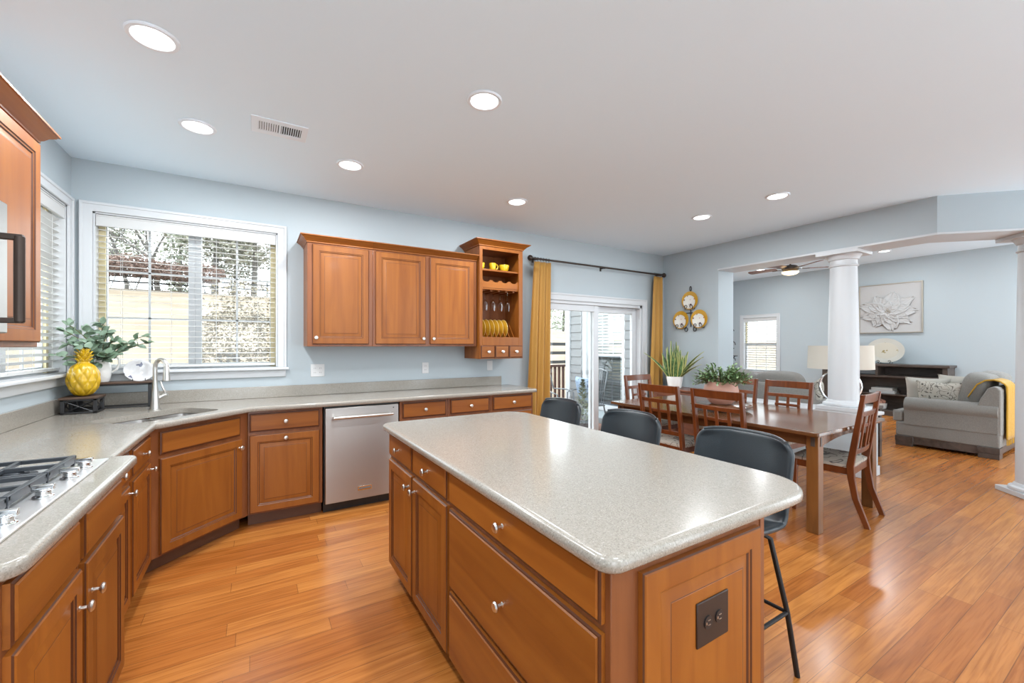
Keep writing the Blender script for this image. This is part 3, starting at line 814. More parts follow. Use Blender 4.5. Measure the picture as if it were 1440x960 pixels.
# cooktop
t = thing('cooktop', 'stainless gas cooktop with black grates on the left counter', 'cooktop', (0,1.815,.915))
CX0, CX1, CY = -1.035, -.500, .455
part('deck', MB().box(CX0,-CY,0.0005,CX1,CY,.008), M_decksteel, t, bevel=.003)
for bx, by in ((-.90,-.28),(-.90,.28),(-.70,-.28),(-.70,.28),(-.80,0)):
    part('burner', MB().lathe([(.055,.008),(.055,.016),(.038,.018),(.036,.026),(.03,.030),(.0001,.030)], 24, (bx,by,0)), M_cast, t)
for y0, y1 in ((-.385,-.135),(-.125,.125),(.135,.385)):
    mb = MB(); z0, z1 = .030, .044; x0, x1 = -1.01, -.575
    for y in (y0+.007,(y0+y1)/2,y1-.007): mb.box(x0,y-.006,z0,x1,y+.006,z1)
    for x in (x0+.007,(x0*2+x1)/3,(x0+x1)/2,(x0+2*x1)/3): mb.box(x-.006,y0,z0,x+.006,y1,z1)
    mb.box(x1-.016,y0,z0-.012,x1,y1,z1+.001)
    for x in (x0+.008,x1-.008):
        for y in (y0+.008,y1-.008): mb.box(x-.006,y-.006,.008,x+.006,y+.006,z0)
    part('grate', mb, M_cast, t, bevel=.002)
for y in (2.13,1.99,1.785,1.56):
    mb = MB(); mb.lathe([(.024,.008),(.024,.012),(.017,.014),(.017,.028),(.021,.030),(.021,.034),(.0001,.035)], 20, (-.537,y-1.815,0)).box(-.561,y-1.815-.008,.026,-.513,y-1.815+.008,.044)
    part('knob', mb, M_chrome, t, bevel=.003)

# ------------------------------------------------------------------ wall cabinets
def crown(mb, x0, x1, yf, yb, z0, prof, left=1, right=1, m=0):
    vs = []; fs = []
    for o, z in prof:
        vs += [(x0-o*left,yb,z0+z),(x0-o*left,yf-o,z0+z),(x1+o*right,yf-o,z0+z),(x1+o*right,yb,z0+z)]
    n = len(prof)
    for k in range(n-1):
        for i in range(4):
            j = (i+1)%4; fs.append((k*4+i,k*4+j,(k+1)*4+j,(k+1)*4+i))
    fs.append((0,1,2,3)); fs.append(tuple((n-1)*4+i for i in range(4)))
    return mb.add(vs, fs, m)
CRP = [(0,0),(.008,.003),(.008,.012),(.016,.018),(.028,.034),(.046,.046),(.050,.052),(.058,.054),(.058,.062)]
def wall_cab(label, loc, rz, w, depth, doors, left, right, z0=1.364, z1=2.25):
    t = thing('wall_cabinet', label, 'cabinet', loc, rz, 'wall cabinets')
    part('body', MB().box(0,0,z0,w,depth,z1), M_frame, t, bevel=.002)
    if left: part('side_panel', MB().box(-.0015,.02,z0+.002,.0,depth,z1), M_cab_v, t)
    part('crown', crown(MB(), 0, w, 0, depth, z1, CRP, left, right), M_cab_h, t, sharp=25)
    for x0, x1, kx in doors: door(t, x0, x1, z0+.02, z1-.012, (kx, z0+.075))
    return t
wall_cab('maple wall cabinet with a single door, left one above the counter', (.374,3.95,0), 0, .540, YB-3.95-.002, [(.038,.504,.065)], 1, 0)
wall_cab('maple wall cabinet with two doors, beside the open dish cabinet', (.9155,3.95,0), 0, 1.062, YB-3.95-.002, [(.022,.500,.472),(.546,1.022,.575)], 0, 0)
wall_cab('maple upper cabinet on the left wall beyond the microwave', (-.81,2.135,0), PI/2, .495, -XL-.81-.002, [(.02,.470,.04)], 0, 1)
# open dish cabinet
t = thing('dish_cabinet', 'tall open maple cabinet with shelf, wine rack, plate rack and small drawers', 'cabinet', (1.985,3.92,0)); w, dp = .535, YB-3.92-.002
mb = MB(); z0, z1 = 1.232, 2.415
part('side_panel', MB().box(0,0,z0,.018,dp,z1), M_cab_v, t, bevel=.002)
part('side_panel', MB().box(w-.018,0,z0,w,dp,z1), M_cab_v, t, bevel=.002)
part('back_panel', MB().box(.018,dp-.012,z0,w-.018,dp,z1), M_frame, t)
part('face_frame', MB().box(0,-.02,z0,.036,0,z1).box(w-.050,-.02,z0,w,0,z1).box(.036,-.02,z1-.035,w-.05,0,z1).box(.036,-.02,1.372,w-.05,0,1.462).box(.036,-.02,z0,w-.05,0,z0+.02), M_cab_v, t, bevel=.002)
part('top_panel', MB().box(.018,0,z1-.02,w-.018,dp-.012,z1), M_frame, t)
part('shelf', MB().box(.018,.0,2.163,w-.018,dp-.012,2.182), M_cab_h, t, bevel=.002)
part('shelf', MB().box(.018,.0,1.966,w-.018,dp-.012,1.985), M_cab_h, t, bevel=.002)
part('shelf', MB().box(.018,.0,1.44,w-.018,dp-.012,1.46), M_cab_h, t, bevel=.002)
sc = [(.036,1.985)] + [(w-.05,1.985)]; top = []
L0, L1 = .036, w-.05; nsc = 4
for i in range(nsc):
    a = L0 + (L1-L0)*i/nsc; b_ = L0 + (L1-L0)*(i+1)/nsc; k = (b_-a)
    top += [(a+k*.12,2.066)] + [(a+k*(.5-.36*math.cos(w_)), 2.066-.020*math.sin(w_)) for w_ in [PI*j/8 for j in range(9)]] + [(b_-k*.12,2.066)]
part('wine_rack', MB().prism(sc[:1] + [(L0,2.066)] + top + [(L1,2.066),(L1,1.985)], -.004, .014, XZ), M_cab_h, t)
mb = MB()
for i in range(5):
    x = L0 + .03 + i*.094; mb.box(x-.012,.02,1.952,x+.012,dp-.03,1.966)
part('stemware_rack', mb, M_cab_h, t)
mb = MB()
for i in range(8):
    x = .065 + i*.055
    mb.tube([(x,.03,1.46),(x,.13,1.60)], .004, 6); mb.tube([(x,.20,1.46),(x,.15,1.58)], .004, 6)
part('plate_rack', mb, M_cab_v, t)
part('drawer_box', MB().box(.018,.0,z0+.02,w-.018,dp-.012,1.43), M_frame, t)
for i in range(3):
    x0 = .012 + i*.172; dm = part('drawer', MB().panel(x0,1.243,x0+.164,1.372,[(0,0,0),(0,.010,0),(.008,.016,1),(.012,.016,0)],y=-.02), [M_cab_h, M_glaze], t, sharp=20); knob(dm, x0+.082, -.036, 1.307)
part('crown', crown(MB(), 0, w, -.02, dp, z1, [(a*1.15,b_) for a, b_ in CRP]), M_cab_h, t, sharp=25)

# dishes in the open cabinet
def mug(name, loc, rz, label, r, h, bowl, handle=True):
    t = thing(name, label, 'cup' if handle else 'bowl', loc, rz, 'yellow cups on the cabinet shelf')
    pr = [(r*.55,0),(r*.6,.004),(r*(.85 if bowl else .9),h*.35),(r,h*.95),(r*.98,h),(r*.93,h*.96),(r*.8,h*.35),(r*.4,h*.1),(.0001,h*.1)]
    part('cup_body' , MB().lathe(pr, 24), M_yellow_cup, t)
    if handle: part('handle', MB().tube([(r*.9,0,h*.82),(r*1.3,0,h*.85),(r*1.55,0,h*.62),(r*1.4,0,h*.32),(r*.88,0,h*.25)], .006, 8), M_yellow_cup, t)
mug('cup', (2.058,4.02,2.183), 2.2, 'left yellow cup on the top shelf of the dish cabinet', .046, .075, False)
mug('cup', (2.205,4.02,2.183), -.2, 'middle yellow mug with its handle turned right, on the dish cabinet shelf', .040, .085, False)
mug('serving_bowl', (2.355,4.03,2.183), 0, 'wide yellow bowl at the right end of the dish cabinet shelf', .060, .078, True, False)
g0 = None
for i, (x, lb) in enumerate(((2.10,'first from the left'),(2.195,'second from the left'),(2.288,'third from the left'),(2.382,'rightmost'))):
    lb = 'stemmed wine glass hanging upside down in the dish cabinet, ' + lb
    if g0 is None:
        g0 = t = thing('wine_glass', lb, 'glass', (x,4.0,1.748), 0, 'wine glasses hanging from the rack')
        part('bowl', MB().lathe([(.029,0),(.034,.03),(.037,.06),(.032,.088),(.016,.108),(.005,.118)], 20), M_stemglass, t, recalc=False)
        part('stem', MB().lathe([(.005,.118),(.0038,.14),(.0038,.195),(.006,.205)], 10), M_stemglass, t)
        part('foot', MB().lathe([(.006,.205),(.034,.214),(.035,.217),(.0001,.217)], 20), M_stemglass, t)
    else: dup(g0, (x,4.0,1.748), 0, lb)
p0 = None
for i, nm in enumerate(('leftmost','second from the left','third from the left','fourth from the left','fifth from the left','rightmost')):
    lb = 'ochre yellow plate standing in the dish cabinet rack, ' + nm
    x = 2.075 + i*.055
    if p0 is None:
        mb = MB(); mb.M = Matrix.Translation((0,0,.098)) @ Matrix.Rotation(-.06,4,'Y') @ Matrix.Rotation(PI/2,4,'Y')
        mb.lathe([(.0001,0),(.055,0),(.062,.004),(.094,.012),(.096,.015),(.092,.015),(.060,.008),(.0001,.004)], 32)
        mb.tube([(.0955*math.cos(w),.0955*math.sin(w),.0140) for w in [2*PI*k/40 for k in range(40)]], .0026, 6, closed=True, m=1)
        p0 = part('plate', mb, [M_yplate, M_yrim]); p0.location = (x,4.06,1.462); tag(p0, lb, 'plate', 'yellow plates in the rack')
    else: dup(p0, (x,4.06,1.462), 0, lb)

# microwave beside the left upper cabinet (only its edge and handle are in view)
t = thing('microwave', 'stainless over-range microwave with black bar handle at the left edge', 'microwave', (XL+.004,1.36,1.412))
part('body', MB().box(0,0,0,.385,.755,.44), M_black, t, bevel=.003)
p = part('door', MB().box(.386,.0,.0,.42,.755,.44), M_steel, t, bevel=.004)
part('window', MB().box(.42,.06,.06,.422,.56,.38), M_black, p)
part('handle', MB().tube([(.475,.670,.035),(.475,.670,.32)], .0135, 16).box(.42,.660,.032,.485,.680,.05).box(.42,.660,.305,.485,.680,.325), M_bronze, p, bevel=.003)

# ------------------------------------------------------------------ island
IX, IY = .682, .69                          # west face frame plane, south face plane
t = thing('kitchen_island', 'maple kitchen island base with drawers, doors and an end panel', 'island', (IX,2.49,0), -PI/2)
IL, IDP = 2.49-IY, 1.295-IX
part('body', MB().box(0,0,TOEZ,IL,IDP,BODYZ), M_frame, t, bevel=.003)
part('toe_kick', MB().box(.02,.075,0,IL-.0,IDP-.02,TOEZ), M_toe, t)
ly = lambda y: 2.49 - y
for a, b_ in ((2.467,2.058),(2.035,1.605)): drawer(t, ly(a), ly(b_), .735, .868)
door(t, ly(2.467), ly(2.058), .108, .715, (ly(2.058)-.035,.655)); door(t, ly(2.035), ly(1.605), .108, .715, (ly(2.035)+.035,.655))
for z0, z1 in ((.735,.868),(.398,.712),(.108,.376)):
    drawer(t, ly(1.582), ly(.708), z0, z1)
e = MB(); e.M = Matrix.Translation((IL,0,0)) @ Matrix.Rotation(PI/2,4,'Z')
e.panel(.088,.112,.588,.838,DOORP)
part('end_panel', e, [M_cab_v, M_glaze], t, sharp=20)
part('corner_post', MB().box(IL-.004,IDP-.002,TOEZ-.1,IL+.004,IDP+.018,BODYZ), M_frame, t, bevel=.002)
t2 = thing('island_outlet', 'dark bronze outlet plate on the end panel of the island', 'outlet', (1.028,IY-.0186,.652))
part('cover_plate', MB().box(-.068,-.005,-.058,.068,0,.058), M_outlet_bronze, t2, bevel=.004)
for cx in (-.024,.024):
    mb = MB(); mb.M = Matrix.Translation((cx,-.005,0)) @ Matrix.Rotation(PI/2,4,'X')
    mb.lathe([(.017,0),(.017,.003),(.0001,.003)], 20)
    mb.M = Matrix.Identity(4)
    for q in (-.006,.006): mb.box(cx-.004,-.0092,q-.001,cx+.006,-.008,q+.001,1)
    mb.box(cx-.012,-.0092,-.003,cx-.008,-.008,.003,1)
    part('socket', mb, [M_black, M_nickel], t2)
io = round_poly([(.630,.642,.05),(1.588,.642,.17),(1.588,2.525,.17),(.630,2.525,.06)], 10)
o = part('island_countertop', MB().slab([(x,y) for x,y in io], .878, .915, .016), M_quartz, sharp=50)
tag(o, 'speckled beige quartz slab with rounded corners on the island', 'countertop')
# ------------------------------------------------------------------ bar stools
def make_stool(label, loc, rz):
    t = thing('bar_stool', label, 'stool', loc, rz, 'black bar stools at the island')
    prof = [(.205,.645),(.19,.632),(.12,.615),(.03,.603),(-.06,.603),(-.125,.622),(-.165,.668),(-.188,.73),(-.205,.80),(-.218,.86),(-.229,.92),(-.238,.975)]
    def pf(s):
        k = s*(len(prof)-1); i = min(int(k), len(prof)-2); f = k - i
        return (prof[i][0]*(1-f)+prof[i+1][0]*f, prof[i][1]*(1-f)+prof[i+1][1]*f)
    def fn(a, s):
        u = a*2 - 1
        y, z = pf(s)
        w = .225 if s > .45 else .205 + .02*s/.45
        e = 1 - min(1, min(s, 1-s)/.11)          # round the free ends
        w *= 1 - .16*e**2.4
        back = min(1, max(0, (s-.35)/.25))
        z += (1-back)*.045*abs(u)**3.2
        y += back*.062*abs(u)**2.6
        if s > .9: z -= .012*abs(u)**4
        return (u*w, y, z)
    sh = part('seat_shell', MB().grid(fn, 18, 30), M_leather, t, solid=.024, subsurf=1)
    pp = [fn(i/18, 1) for i in range(19)]
    part('piping', MB().tube([(p[0]*.99,p[1],p[2]+.001) for p in pp], .007, 6), M_leather, t)
    part('under_plate', MB().box(-.13,-.10,.575,.13,.11,.587), M_blackpipe, t)
    for sx in (-1, 1):
        for sy in (-1, 1):
            part('leg', MB().tube([(sx*.06,sy*.07+.01,.581),(sx*.125,sy*.12+.01,.576),(sx*.150,sy*.140+.01,.560),(sx*.195,sy*.175,.26),(sx*.222,sy*.20,.0)], .0105, 10), M_blackpipe, t)
    for nm, a, b_ in (('footrest',(-.195,.175,.26),(.195,.175,.26)),('stretcher',(-.195,-.175,.26),(.195,-.175,.26)),('stretcher',(-.195,-.175,.26),(-.195,.175,.26)),('stretcher',(.195,-.175,.26),(.195,.175,.26))):
        part(nm, MB().tube([a,b_], .008, 8), M_blackpipe, t)
    return t
st = make_stool('nearest of the three black leather bar stools along the island', (1.715,1.09,0), PI/2)
dup(st, (1.715,1.755,0), PI/2, 'middle black leather bar stool, between the other two at the island')
dup(st, (1.715,2.42,0), PI/2 , 'farthest black leather bar stool, in front of the sliding door')

# ------------------------------------------------------------------ dining table
TX0, TY0, TX1, TY1, TZ = 3.39, 1.40, 4.60, 3.44, .75
t = thing('dining_table', 'long brown wooden dining table with square legs', 'table', (0,0,0))
part('tabletop', MB().slab(round_poly([(TX0,TY0,.015),(TX1,TY0,.015),(TX1,TY1,.015),(TX0,TY1,.015)],3), TZ-.028, TZ, .005), M_table, t)
i0 = .085
part('apron', MB().box(TX0+i0+.01,TY0+.05,TZ-.115,TX0+i0+.035,TY1-.05,TZ-.028).box(TX1-i0-.035,TY0+.05,TZ-.115,TX1-i0-.01,TY1-.05,TZ-.028), M_table, t, bevel=.003)
for y in (TY0+.05, TY1-.075):
    mb = MB(); mb.prism([(TX0+i0,TZ-.028),(TX0+i0,TZ-.135)] + [(TX0+i0+.06+(TX1-TX0-2*i0-.12)*k/12, TZ-.125+.05*math.sin(PI*k/12)) for k in range(13)] + [(TX1-i0,TZ-.135),(TX1-i0,TZ-.028)], y, y+.025, XZ)
    part('end_apron', mb, M_table_x, t)
for lx in (TX0+i0-.005, TX1-i0-.075):
    for lyy in (TY0+.035, TY1-.115):
        p = part('leg', MB().box(lx,lyy,0,lx+.08,lyy+.08,TZ-.028), M_tleg, t, bevel=.004)
        part('peg', MB().box(lx-.003,lyy+.022,TZ-.115,lx,lyy+.05,TZ-.05).box(lx+.028,lyy-.003,TZ-.115,lx+.055,lyy,TZ-.05), M_dark, p, bevel=.001)

# ------------------------------------------------------------------ dining chairs (front towards +y)
def lean(z): return -.185 - max(0, z-.45)*.135
def make_chair(label, loc, rz):
    t = thing('dining_chair', label, 'chair', loc, rz, 'lattice back dining chairs')
    HW = .215
    for s in (-1, 1):
        yz = [(-.285,0),(-.215,.2),(-.188,.36),(-.183,.45),(lean(.7),.7),(lean(1.0)-.004,1.0)]
        wd = [.036,.042,.046,.046,.040,.030]
        loop = [(y-w/2,z) for (y,z),w in zip(yz,wd)] + [(y+w/2,z) for (y,z),w in reversed(list(zip(yz,wd)))]
        x0, x1 = (s*HW-.016, s*HW+.016)
        part('back_post', MB().prism(loop, x0, x1, lambda a,b,d: (d,a,b)), M_cherry, t, bevel=.004)
    def rail(z0, z1, th=.02, nm='back_rail', bow=.018, x=HW-.014):
        mb = MB(); n = 10; vs = []; fs = []
        for i in range(n+1):
            u = -1 + 2*i/n; off = -bow*(1-u*u)
            for z, d in ((z0,-th/2),(z1,-th/2),(z1,th/2),(z0,th/2)): vs.append((u*x, lean(z)+d+off, z))
        for i in range(n):
            for k in range(4): fs.append((i*4+k,i*4+(k+1)%4,(i+1)*4+(k+1)%4,(i+1)*4+k))
        fs += [(0,1,2,3),tuple(n*4+k for k in (3,2,1,0))]
        part(nm, mb.add(vs,fs), M_cherry, t, bevel=.003)
    rail(.93,.998,.022,'top_rail'); rail(.828,.864,.018); rail(.535,.575,.018); rail(.738,.764,.012,'cross_rail',.014,.12)
    for x in (-.105,0,.105):
        u = x/(HW-.014); off = -.018*(1-u*u)
        part('back_slat', MB().hexa([(x-.014,lean(.57)-.006+off,.57),(x+.014,lean(.57)-.006+off,.57),(x+.014,lean(.57)+.006+off,.57),(x-.014,lean(.57)+.006+off,.57)],
                                    [(x-.014,lean(.83)-.006+off,.84),(x+.014,lean(.83)-.006+off,.84),(x+.014,lean(.83)+.006+off,.84),(x-.014,lean(.83)+.006+off,.84)]), M_cherry, t, bevel=.002)
    part('seat_frame', MB().box(-.215,-.175,.375,-.193,.215,.432).box(.193,-.175,.375,.215,.215,.432).box(-.193,.193,.375,.193,.215,.432).box(-.193,-.195,.375,.193,-.172,.432), M_cherry, t, bevel=.003)
    def cush(a, b):
        u = a*2-1; v = b*2-1
        return (u*.222, .012+v*.205, .455 + .034*(1-abs(u)**5)*(1-abs(v)**5))
    mb = MB().grid(cush, 14, 14); mb.box(-.222,-.193,.428,.222,.217,.455)
    part('seat_cushion', mb, M_seatcloth, t, bevel=.006)
    for s in (-1, 1):
        part('front_leg', MB().hexa([(s*.197-.015,.185,0),(s*.197+.015,.185,0),(s*.197+.015,.213,0),(s*.197-.015,.213,0)],[(s*.197-.02,.175,.432),(s*.197+.02,.175,.432),(s*.197+.02,.215,.432),(s*.197-.02,.215,.432)]), M_cherry, t, bevel=.003)
    return t
ch = make_chair('lattice back chair at the near side of the table, directly behind the nearest stool', (3.53,2.10,0), -PI/2)
dup(ch, (3.53,2.69,0), -PI/2, 'lattice back chair at the near side of the table, closer to the sliding door')
dup(ch, (4.52,2.25,0), PI/2, 'lattice back chair at the far side of the table, left of the white column')
dup(ch, (4.52,2.80,0), PI/2, 'lattice back chair at the far side of the table, mostly hidden behind the potted plant')
dup(ch, (4.17,3.49,0), PI, 'lattice back chair at the far end of the table, in front of the gold curtain')
dup(ch, (4.09,1.60,0), R(6), 'lattice back chair at the near end of the table, in front of the loveseat')

# lazy susan and potted plant on the table
PX, PY = 3.90, 2.45
t = thing('lazy_susan', 'round wooden turntable on the dining table under the potted plant', 'turntable', (PX,PY,TZ))
part('foot', MB().lathe([(.11,0),(.11,.012),(.05,.014),(.05,.030)], 28), M_cherry, t)
part('tray', MB().lathe([(.05,.030),(.265,.032),(.275,.038),(.275,.046),(.268,.050),(.0001,.050)], 44), M_table, t)
t = thing('potted_plant', 'bushy green plant in a blush bowl pot on the dining table', 'plant', (PX,PY,TZ+.050))
part('pot', MB().lathe([(.075,0),(.10,.01),(.15,.08),(.158,.13),(.148,.18),(.132,.205),(.132,.22),(.122,.22),(.122,.19),(.0001,.185)], 36), M_pot, t)
def leaf(mb, p, d, up, L, W, fold=.25, droop=.25, m=0, seg=4):
    d = Vector(d).normalized(); s = d.cross(Vector(up))
    if s.length < 1e-3: s = Vector((1,0,0))
    s.normalize(); n = s.cross(d).normalized(); vs = []; fs = []
    for i in range(seg+1):
        q = i/seg; w = W*math.sin(PI*min(.97,(q*.92+.06)))**.8; c = Vector(p) + d*L*q - n*(droop*L*q*q)
        vs += [tuple(c - s*w/2 + n*fold*w/2), tuple(c), tuple(c + s*w/2 + n*fold*w/2)]
    for i in range(seg):
        for k in (0,1): fs.append((i*3+k,i*3+k+1,(i+1)*3+k+1,(i+1)*3+k))
    return mb.add(vs, fs, m)
rb = random.Random(3); lv = MB(); sm = MB()
for i in range(120):
    a = rb.uniform(0, 2*PI); el = rb.uniform(.12, 1.35); L = rb.uniform(.16,.25)*(1.0 if el > .8 else 1.0)
    d = Vector((math.cos(a)*math.cos(el), math.sin(a)*math.cos(el), math.sin(el)))
    st0 = Vector((math.cos(a)*.06, math.sin(a)*.06, .205))
    path = [st0 + d*L*q + Vector((0,0,-.05*q*q)) for q in (0,.35,.7,1)]
    sm.tube(path, .0022, 4)
    for j in range(13):
        q = .2 + .8*j/12; c = st0 + d*L*q + Vector((0,0,-.05*q*q))
        dd = (d*.5 + Vector((rb.uniform(-1,1), rb.uniform(-1,1), rb.uniform(-.5,.9)))).normalized()
        leaf(lv, c, dd, (0,0,1), rb.uniform(.028,.045), rb.uniform(.012,.02), seg=3)
part('leaves', lv, M_bush, t, recalc=False); part('stems', sm, M_stem, t)

# ------------------------------------------------------------------ sideboard, snake plant, wall plates
SX, SY = 5.03, 3.72
t = thing('sideboard', 'low reddish wooden cabinet in the corner under the wall plates', 'sideboard', (XR-.02,SY,0), -PI/2)
# local x runs to -Y, front towards -X (local -y)
w, dp, hh = .78, .40, .775
part('body', MB().box(-w/2,-dp,.08,w/2,0,hh-.025), M_darkred, t, bevel=.004)
part('top', MB().box(-w/2-.02,-dp-.02,hh-.025,w/2+.02,0,hh), M_darkred, t, bevel=.005)
for x0 in (-w/2+.03, .01):
    d = part('door', MB().panel(x0,.12,x0+w/2-.04,hh-.05,[(0,0,0),(0,.014,0),(.004,.018,0),(.05,.018,0),(.056,.010,0)],y=-dp), M_darkred, t); knob(d, x0+(.03 if x0 > 0 else w/2-.07), -dp-.018, .5)
for sx in (-1,1):
    for y in (-dp+.03,-.03): part('foot', MB().box(sx*(w/2-.03)-.025,y-.025,0,sx*(w/2-.03)+.025,y+.025,.08), M_darkred, t, bevel=.003)
t = thing('snake_plant', 'snake plant with upright striped leaves in a white pot', 'plant', (5.02,3.84,.776))
part('pot', MB().lathe([(.075,0),(.088,.01),(.108,.13),(.110,.165),(.100,.165),(.098,.14),(.0001,.135)], 32), M_porcelain, t)
rb = random.Random(5); g = MB(); e = MB()
def blade(a, r0, tilt, L, W, tw, bend):
    base_ = Vector((math.cos(a)*r0, math.sin(a)*r0, .12)); out_ = Vector((math.cos(a), math.sin(a), 0)); side = Vector((math.cos(-.6+tw*1.3), math.sin(-.6+tw*1.3), 0))
    n = 9; rows = []
    for i in range(n+1):
        q = i/n; c = base_ + out_*(math.sin(tilt)*L*q + bend*L*q*q) + Vector((0,0,math.cos(tilt)*L*q - bend*.5*L*q*q*q))
        wd = W*(.55+.45*math.sin(PI*min(1,q*1.1+.08))) * (1 if q < .7 else max(.03,(1-q)/.3)**.7)
        rows.append((c, side*wd/2, out_*.006))
    for mb, k0, k1 in ((g,-.74,.74),(e,-1,-.74),(e,.74,1)):
        vs = []; fs = []
        for c, s, o in rows:
            for u in (k0, (k0+k1)/2, k1): vs.append(tuple(c + s*u + o*(u*u*1.6)))
        for i in range(n):
            for k in (0,1): fs.append((i*3+k,i*3+k+1,(i+1)*3+k+1,(i+1)*3+k))
        mb.add(vs, fs)
for i in range(17):
    a = i*2.4 + rb.uniform(-.3,.3); k = i/17
    blade(a, .015+.06*k, .03+.30*k*rb.uniform(.4,1.1), rb.uniform(.42,.56)*(1-.28*k), rb.uniform(.060,.080), rb.uniform(-.6,.6), rb.uniform(0,.10)*k)
for a, tl, L in ((-1.5,.62,.46),(-1.2,.45,.50),(2.6,.55,.50),(-1.7,.85,.42)):
    blade(a, .05, tl, L, .055, .3, .22)
part('leaves', g, M_snake, t, recalc=False, solid=.002); part('leaf_edges', e, M_snake_edge, t, recalc=False, solid=.002)
t = thing('plate_rack', 'black wrought iron rack holding three plates on the wall', 'plate rack', (XR-.004,3.79,1.86), -PI/2)
# local: x to -Y, y out of the room; front is -y
PP = [(0,.155),(-.148,-.115),(.148,-.115)]
mb = MB()
mb.tube([(-.012*0+.014*math.sin(a),-.012,.325+.032*math.cos(a)) for a in [2*PI*i/14 for i in range(14)]], .0055, 6, closed=True)
mb.tube([(0,-.008,.295),(0,-.008,-.22)], .006, 6); mb.tube([(-.15,-.008,-.02),(.15,-.008,-.02)], .006, 6)
mb.tube([(-.148,-.008,0),(-.148,-.008,-.23)], .006, 6); mb.tube([(.148,-.008,0),(.148,-.008,-.23)], .006, 6)
for px, pz in PP:
    for s in (-1,1):
        mb.tube([(px+s*.06,-.010,pz-.08),(px+s*.075,-.03,pz-.125),(px+s*.06,-.055,pz-.125),(px+s*.062,-.062,pz-.09)] + [(px+s*(.062-.020+.020*math.cos(w)),-.062,pz-.085+.020*math.sin(w)) for w in [i*PI/5 for i in range(0,8)]], .005, 6)
for x in (-.07,.07):
    mb.tube([(x+.024*math.cos(a),-.015,-.255+.028*math.sin(a)) for a in [2*PI*i/14 for i in range(14)]], .006, 6, closed=True)
part('rack', mb, M_iron, t)
for (px, pz), nm in zip(PP, ('top','lower left','lower right')):
    tt = thing('wall_plate', 'yellow rimmed white plate in the wall rack, %s of the three' % nm, 'plate', (XR-.004,3.79-px,1.86+pz), -PI/2, 'plates in the wall rack')
    mb = MB(); mb.M = Matrix.Translation((0,-.016,0)) @ Matrix.Rotation(PI/2,4,'X')
    mb.lathe([(.0001,.0),(.09,.0),(.128,.014),(.131,.018),(.127,.018),(.118,.0135)], 40); part('yellow_rim', mb, M_yplate, tt)
    mb = MB(); mb.M = Matrix.Translation((0,-.034,-.022)) @ Matrix.Rotation(PI/2,4,'X')
    mb.lathe([(.0001,.0),(.07,.0),(.094,.010),(.096,.013),(.09,.012),(.07,.006),(.0001,.004)], 36); part('salad_plate', mb, M_rackplate, tt)

# ------------------------------------------------------------------ curtains
RZ, RY = 2.425, YB-.085
t = thing('curtain_rod', 'dark bronze curtain rod above the sliding door', 'curtain rod', (0,RY,RZ))
part('rod', MB().tube([(2.83,0,0),(5.20,0,0)], .012, 12), M_bronze, t)
for x in (2.81, 5.225):
    part('finial', MB().ell((x,0,0),.034,.034,.034,16,10), M_bronze, t)
mb = MB()
for x in (2.90, 4.02, 5.14): mb.box(x-.008,0,-.012,x+.008,.083,.004).box(x-.012,.075,-.04,x+.012,.083,.03).tube([(x,.0,-.016),(x,.0,-.002)],.016,8)
part('bracket', mb, M_bronze, t)
def curtain(label, x0, x1, w0, w1, folds, seed, ztop=RZ-.035):
    t = thing('curtain', label, 'curtain', (0,RY,0), 0, 'gold curtains at the sliding door'); rr = random.Random(seed); ph = rr.uniform(0,6)
    def fn(a, b):
        z = .015 + (ztop-.015)*(1-b); k = b**.8
        xa = x0 + (w0-x0)*k; xb = x1 + (w1-x1)*k
        A = .018 + .03*k
        wv = math.sin(a*folds*2*PI + ph + .5*math.sin(b*2.2)) + .35*math.sin(a*folds*4.1*PI + ph*2 + b*1.5)
        return (xa + (xb-xa)*a + .012*k*math.cos(a*folds*2*PI+ph), -.004 + A*wv*.8 + .012*k*math.sin(7*a+3*b), z)
    part('cloth', MB().grid(fn, folds*18, 26), M_gold, t, recalc=False, solid=.003)
    mb = MB()
    for i in range(folds*2):
        x = x0 + (x1-x0)*(i+.5)/(folds*2)
        mb.tube([(x,.017*math.cos(a),RZ-RZ+RZ+.017*math.sin(a)) for a in [2*PI*k/12 for k in range(12)]], .0022, 5, closed=True); mb.tube([(x,0,RZ-.017),(x,0,RZ-.04)], .002, 5)
    part('curtain_rings', mb, M_bronze, t)
curtain('gold curtain panel left of the sliding door, beside the dish cabinet', 2.86, 3.11, 2.74, 3.09, 3, 2)
curtain('gold curtain panel right of the sliding door, in the room corner', 5.00, 5.20, 4.90, 5.22, 3, 9)

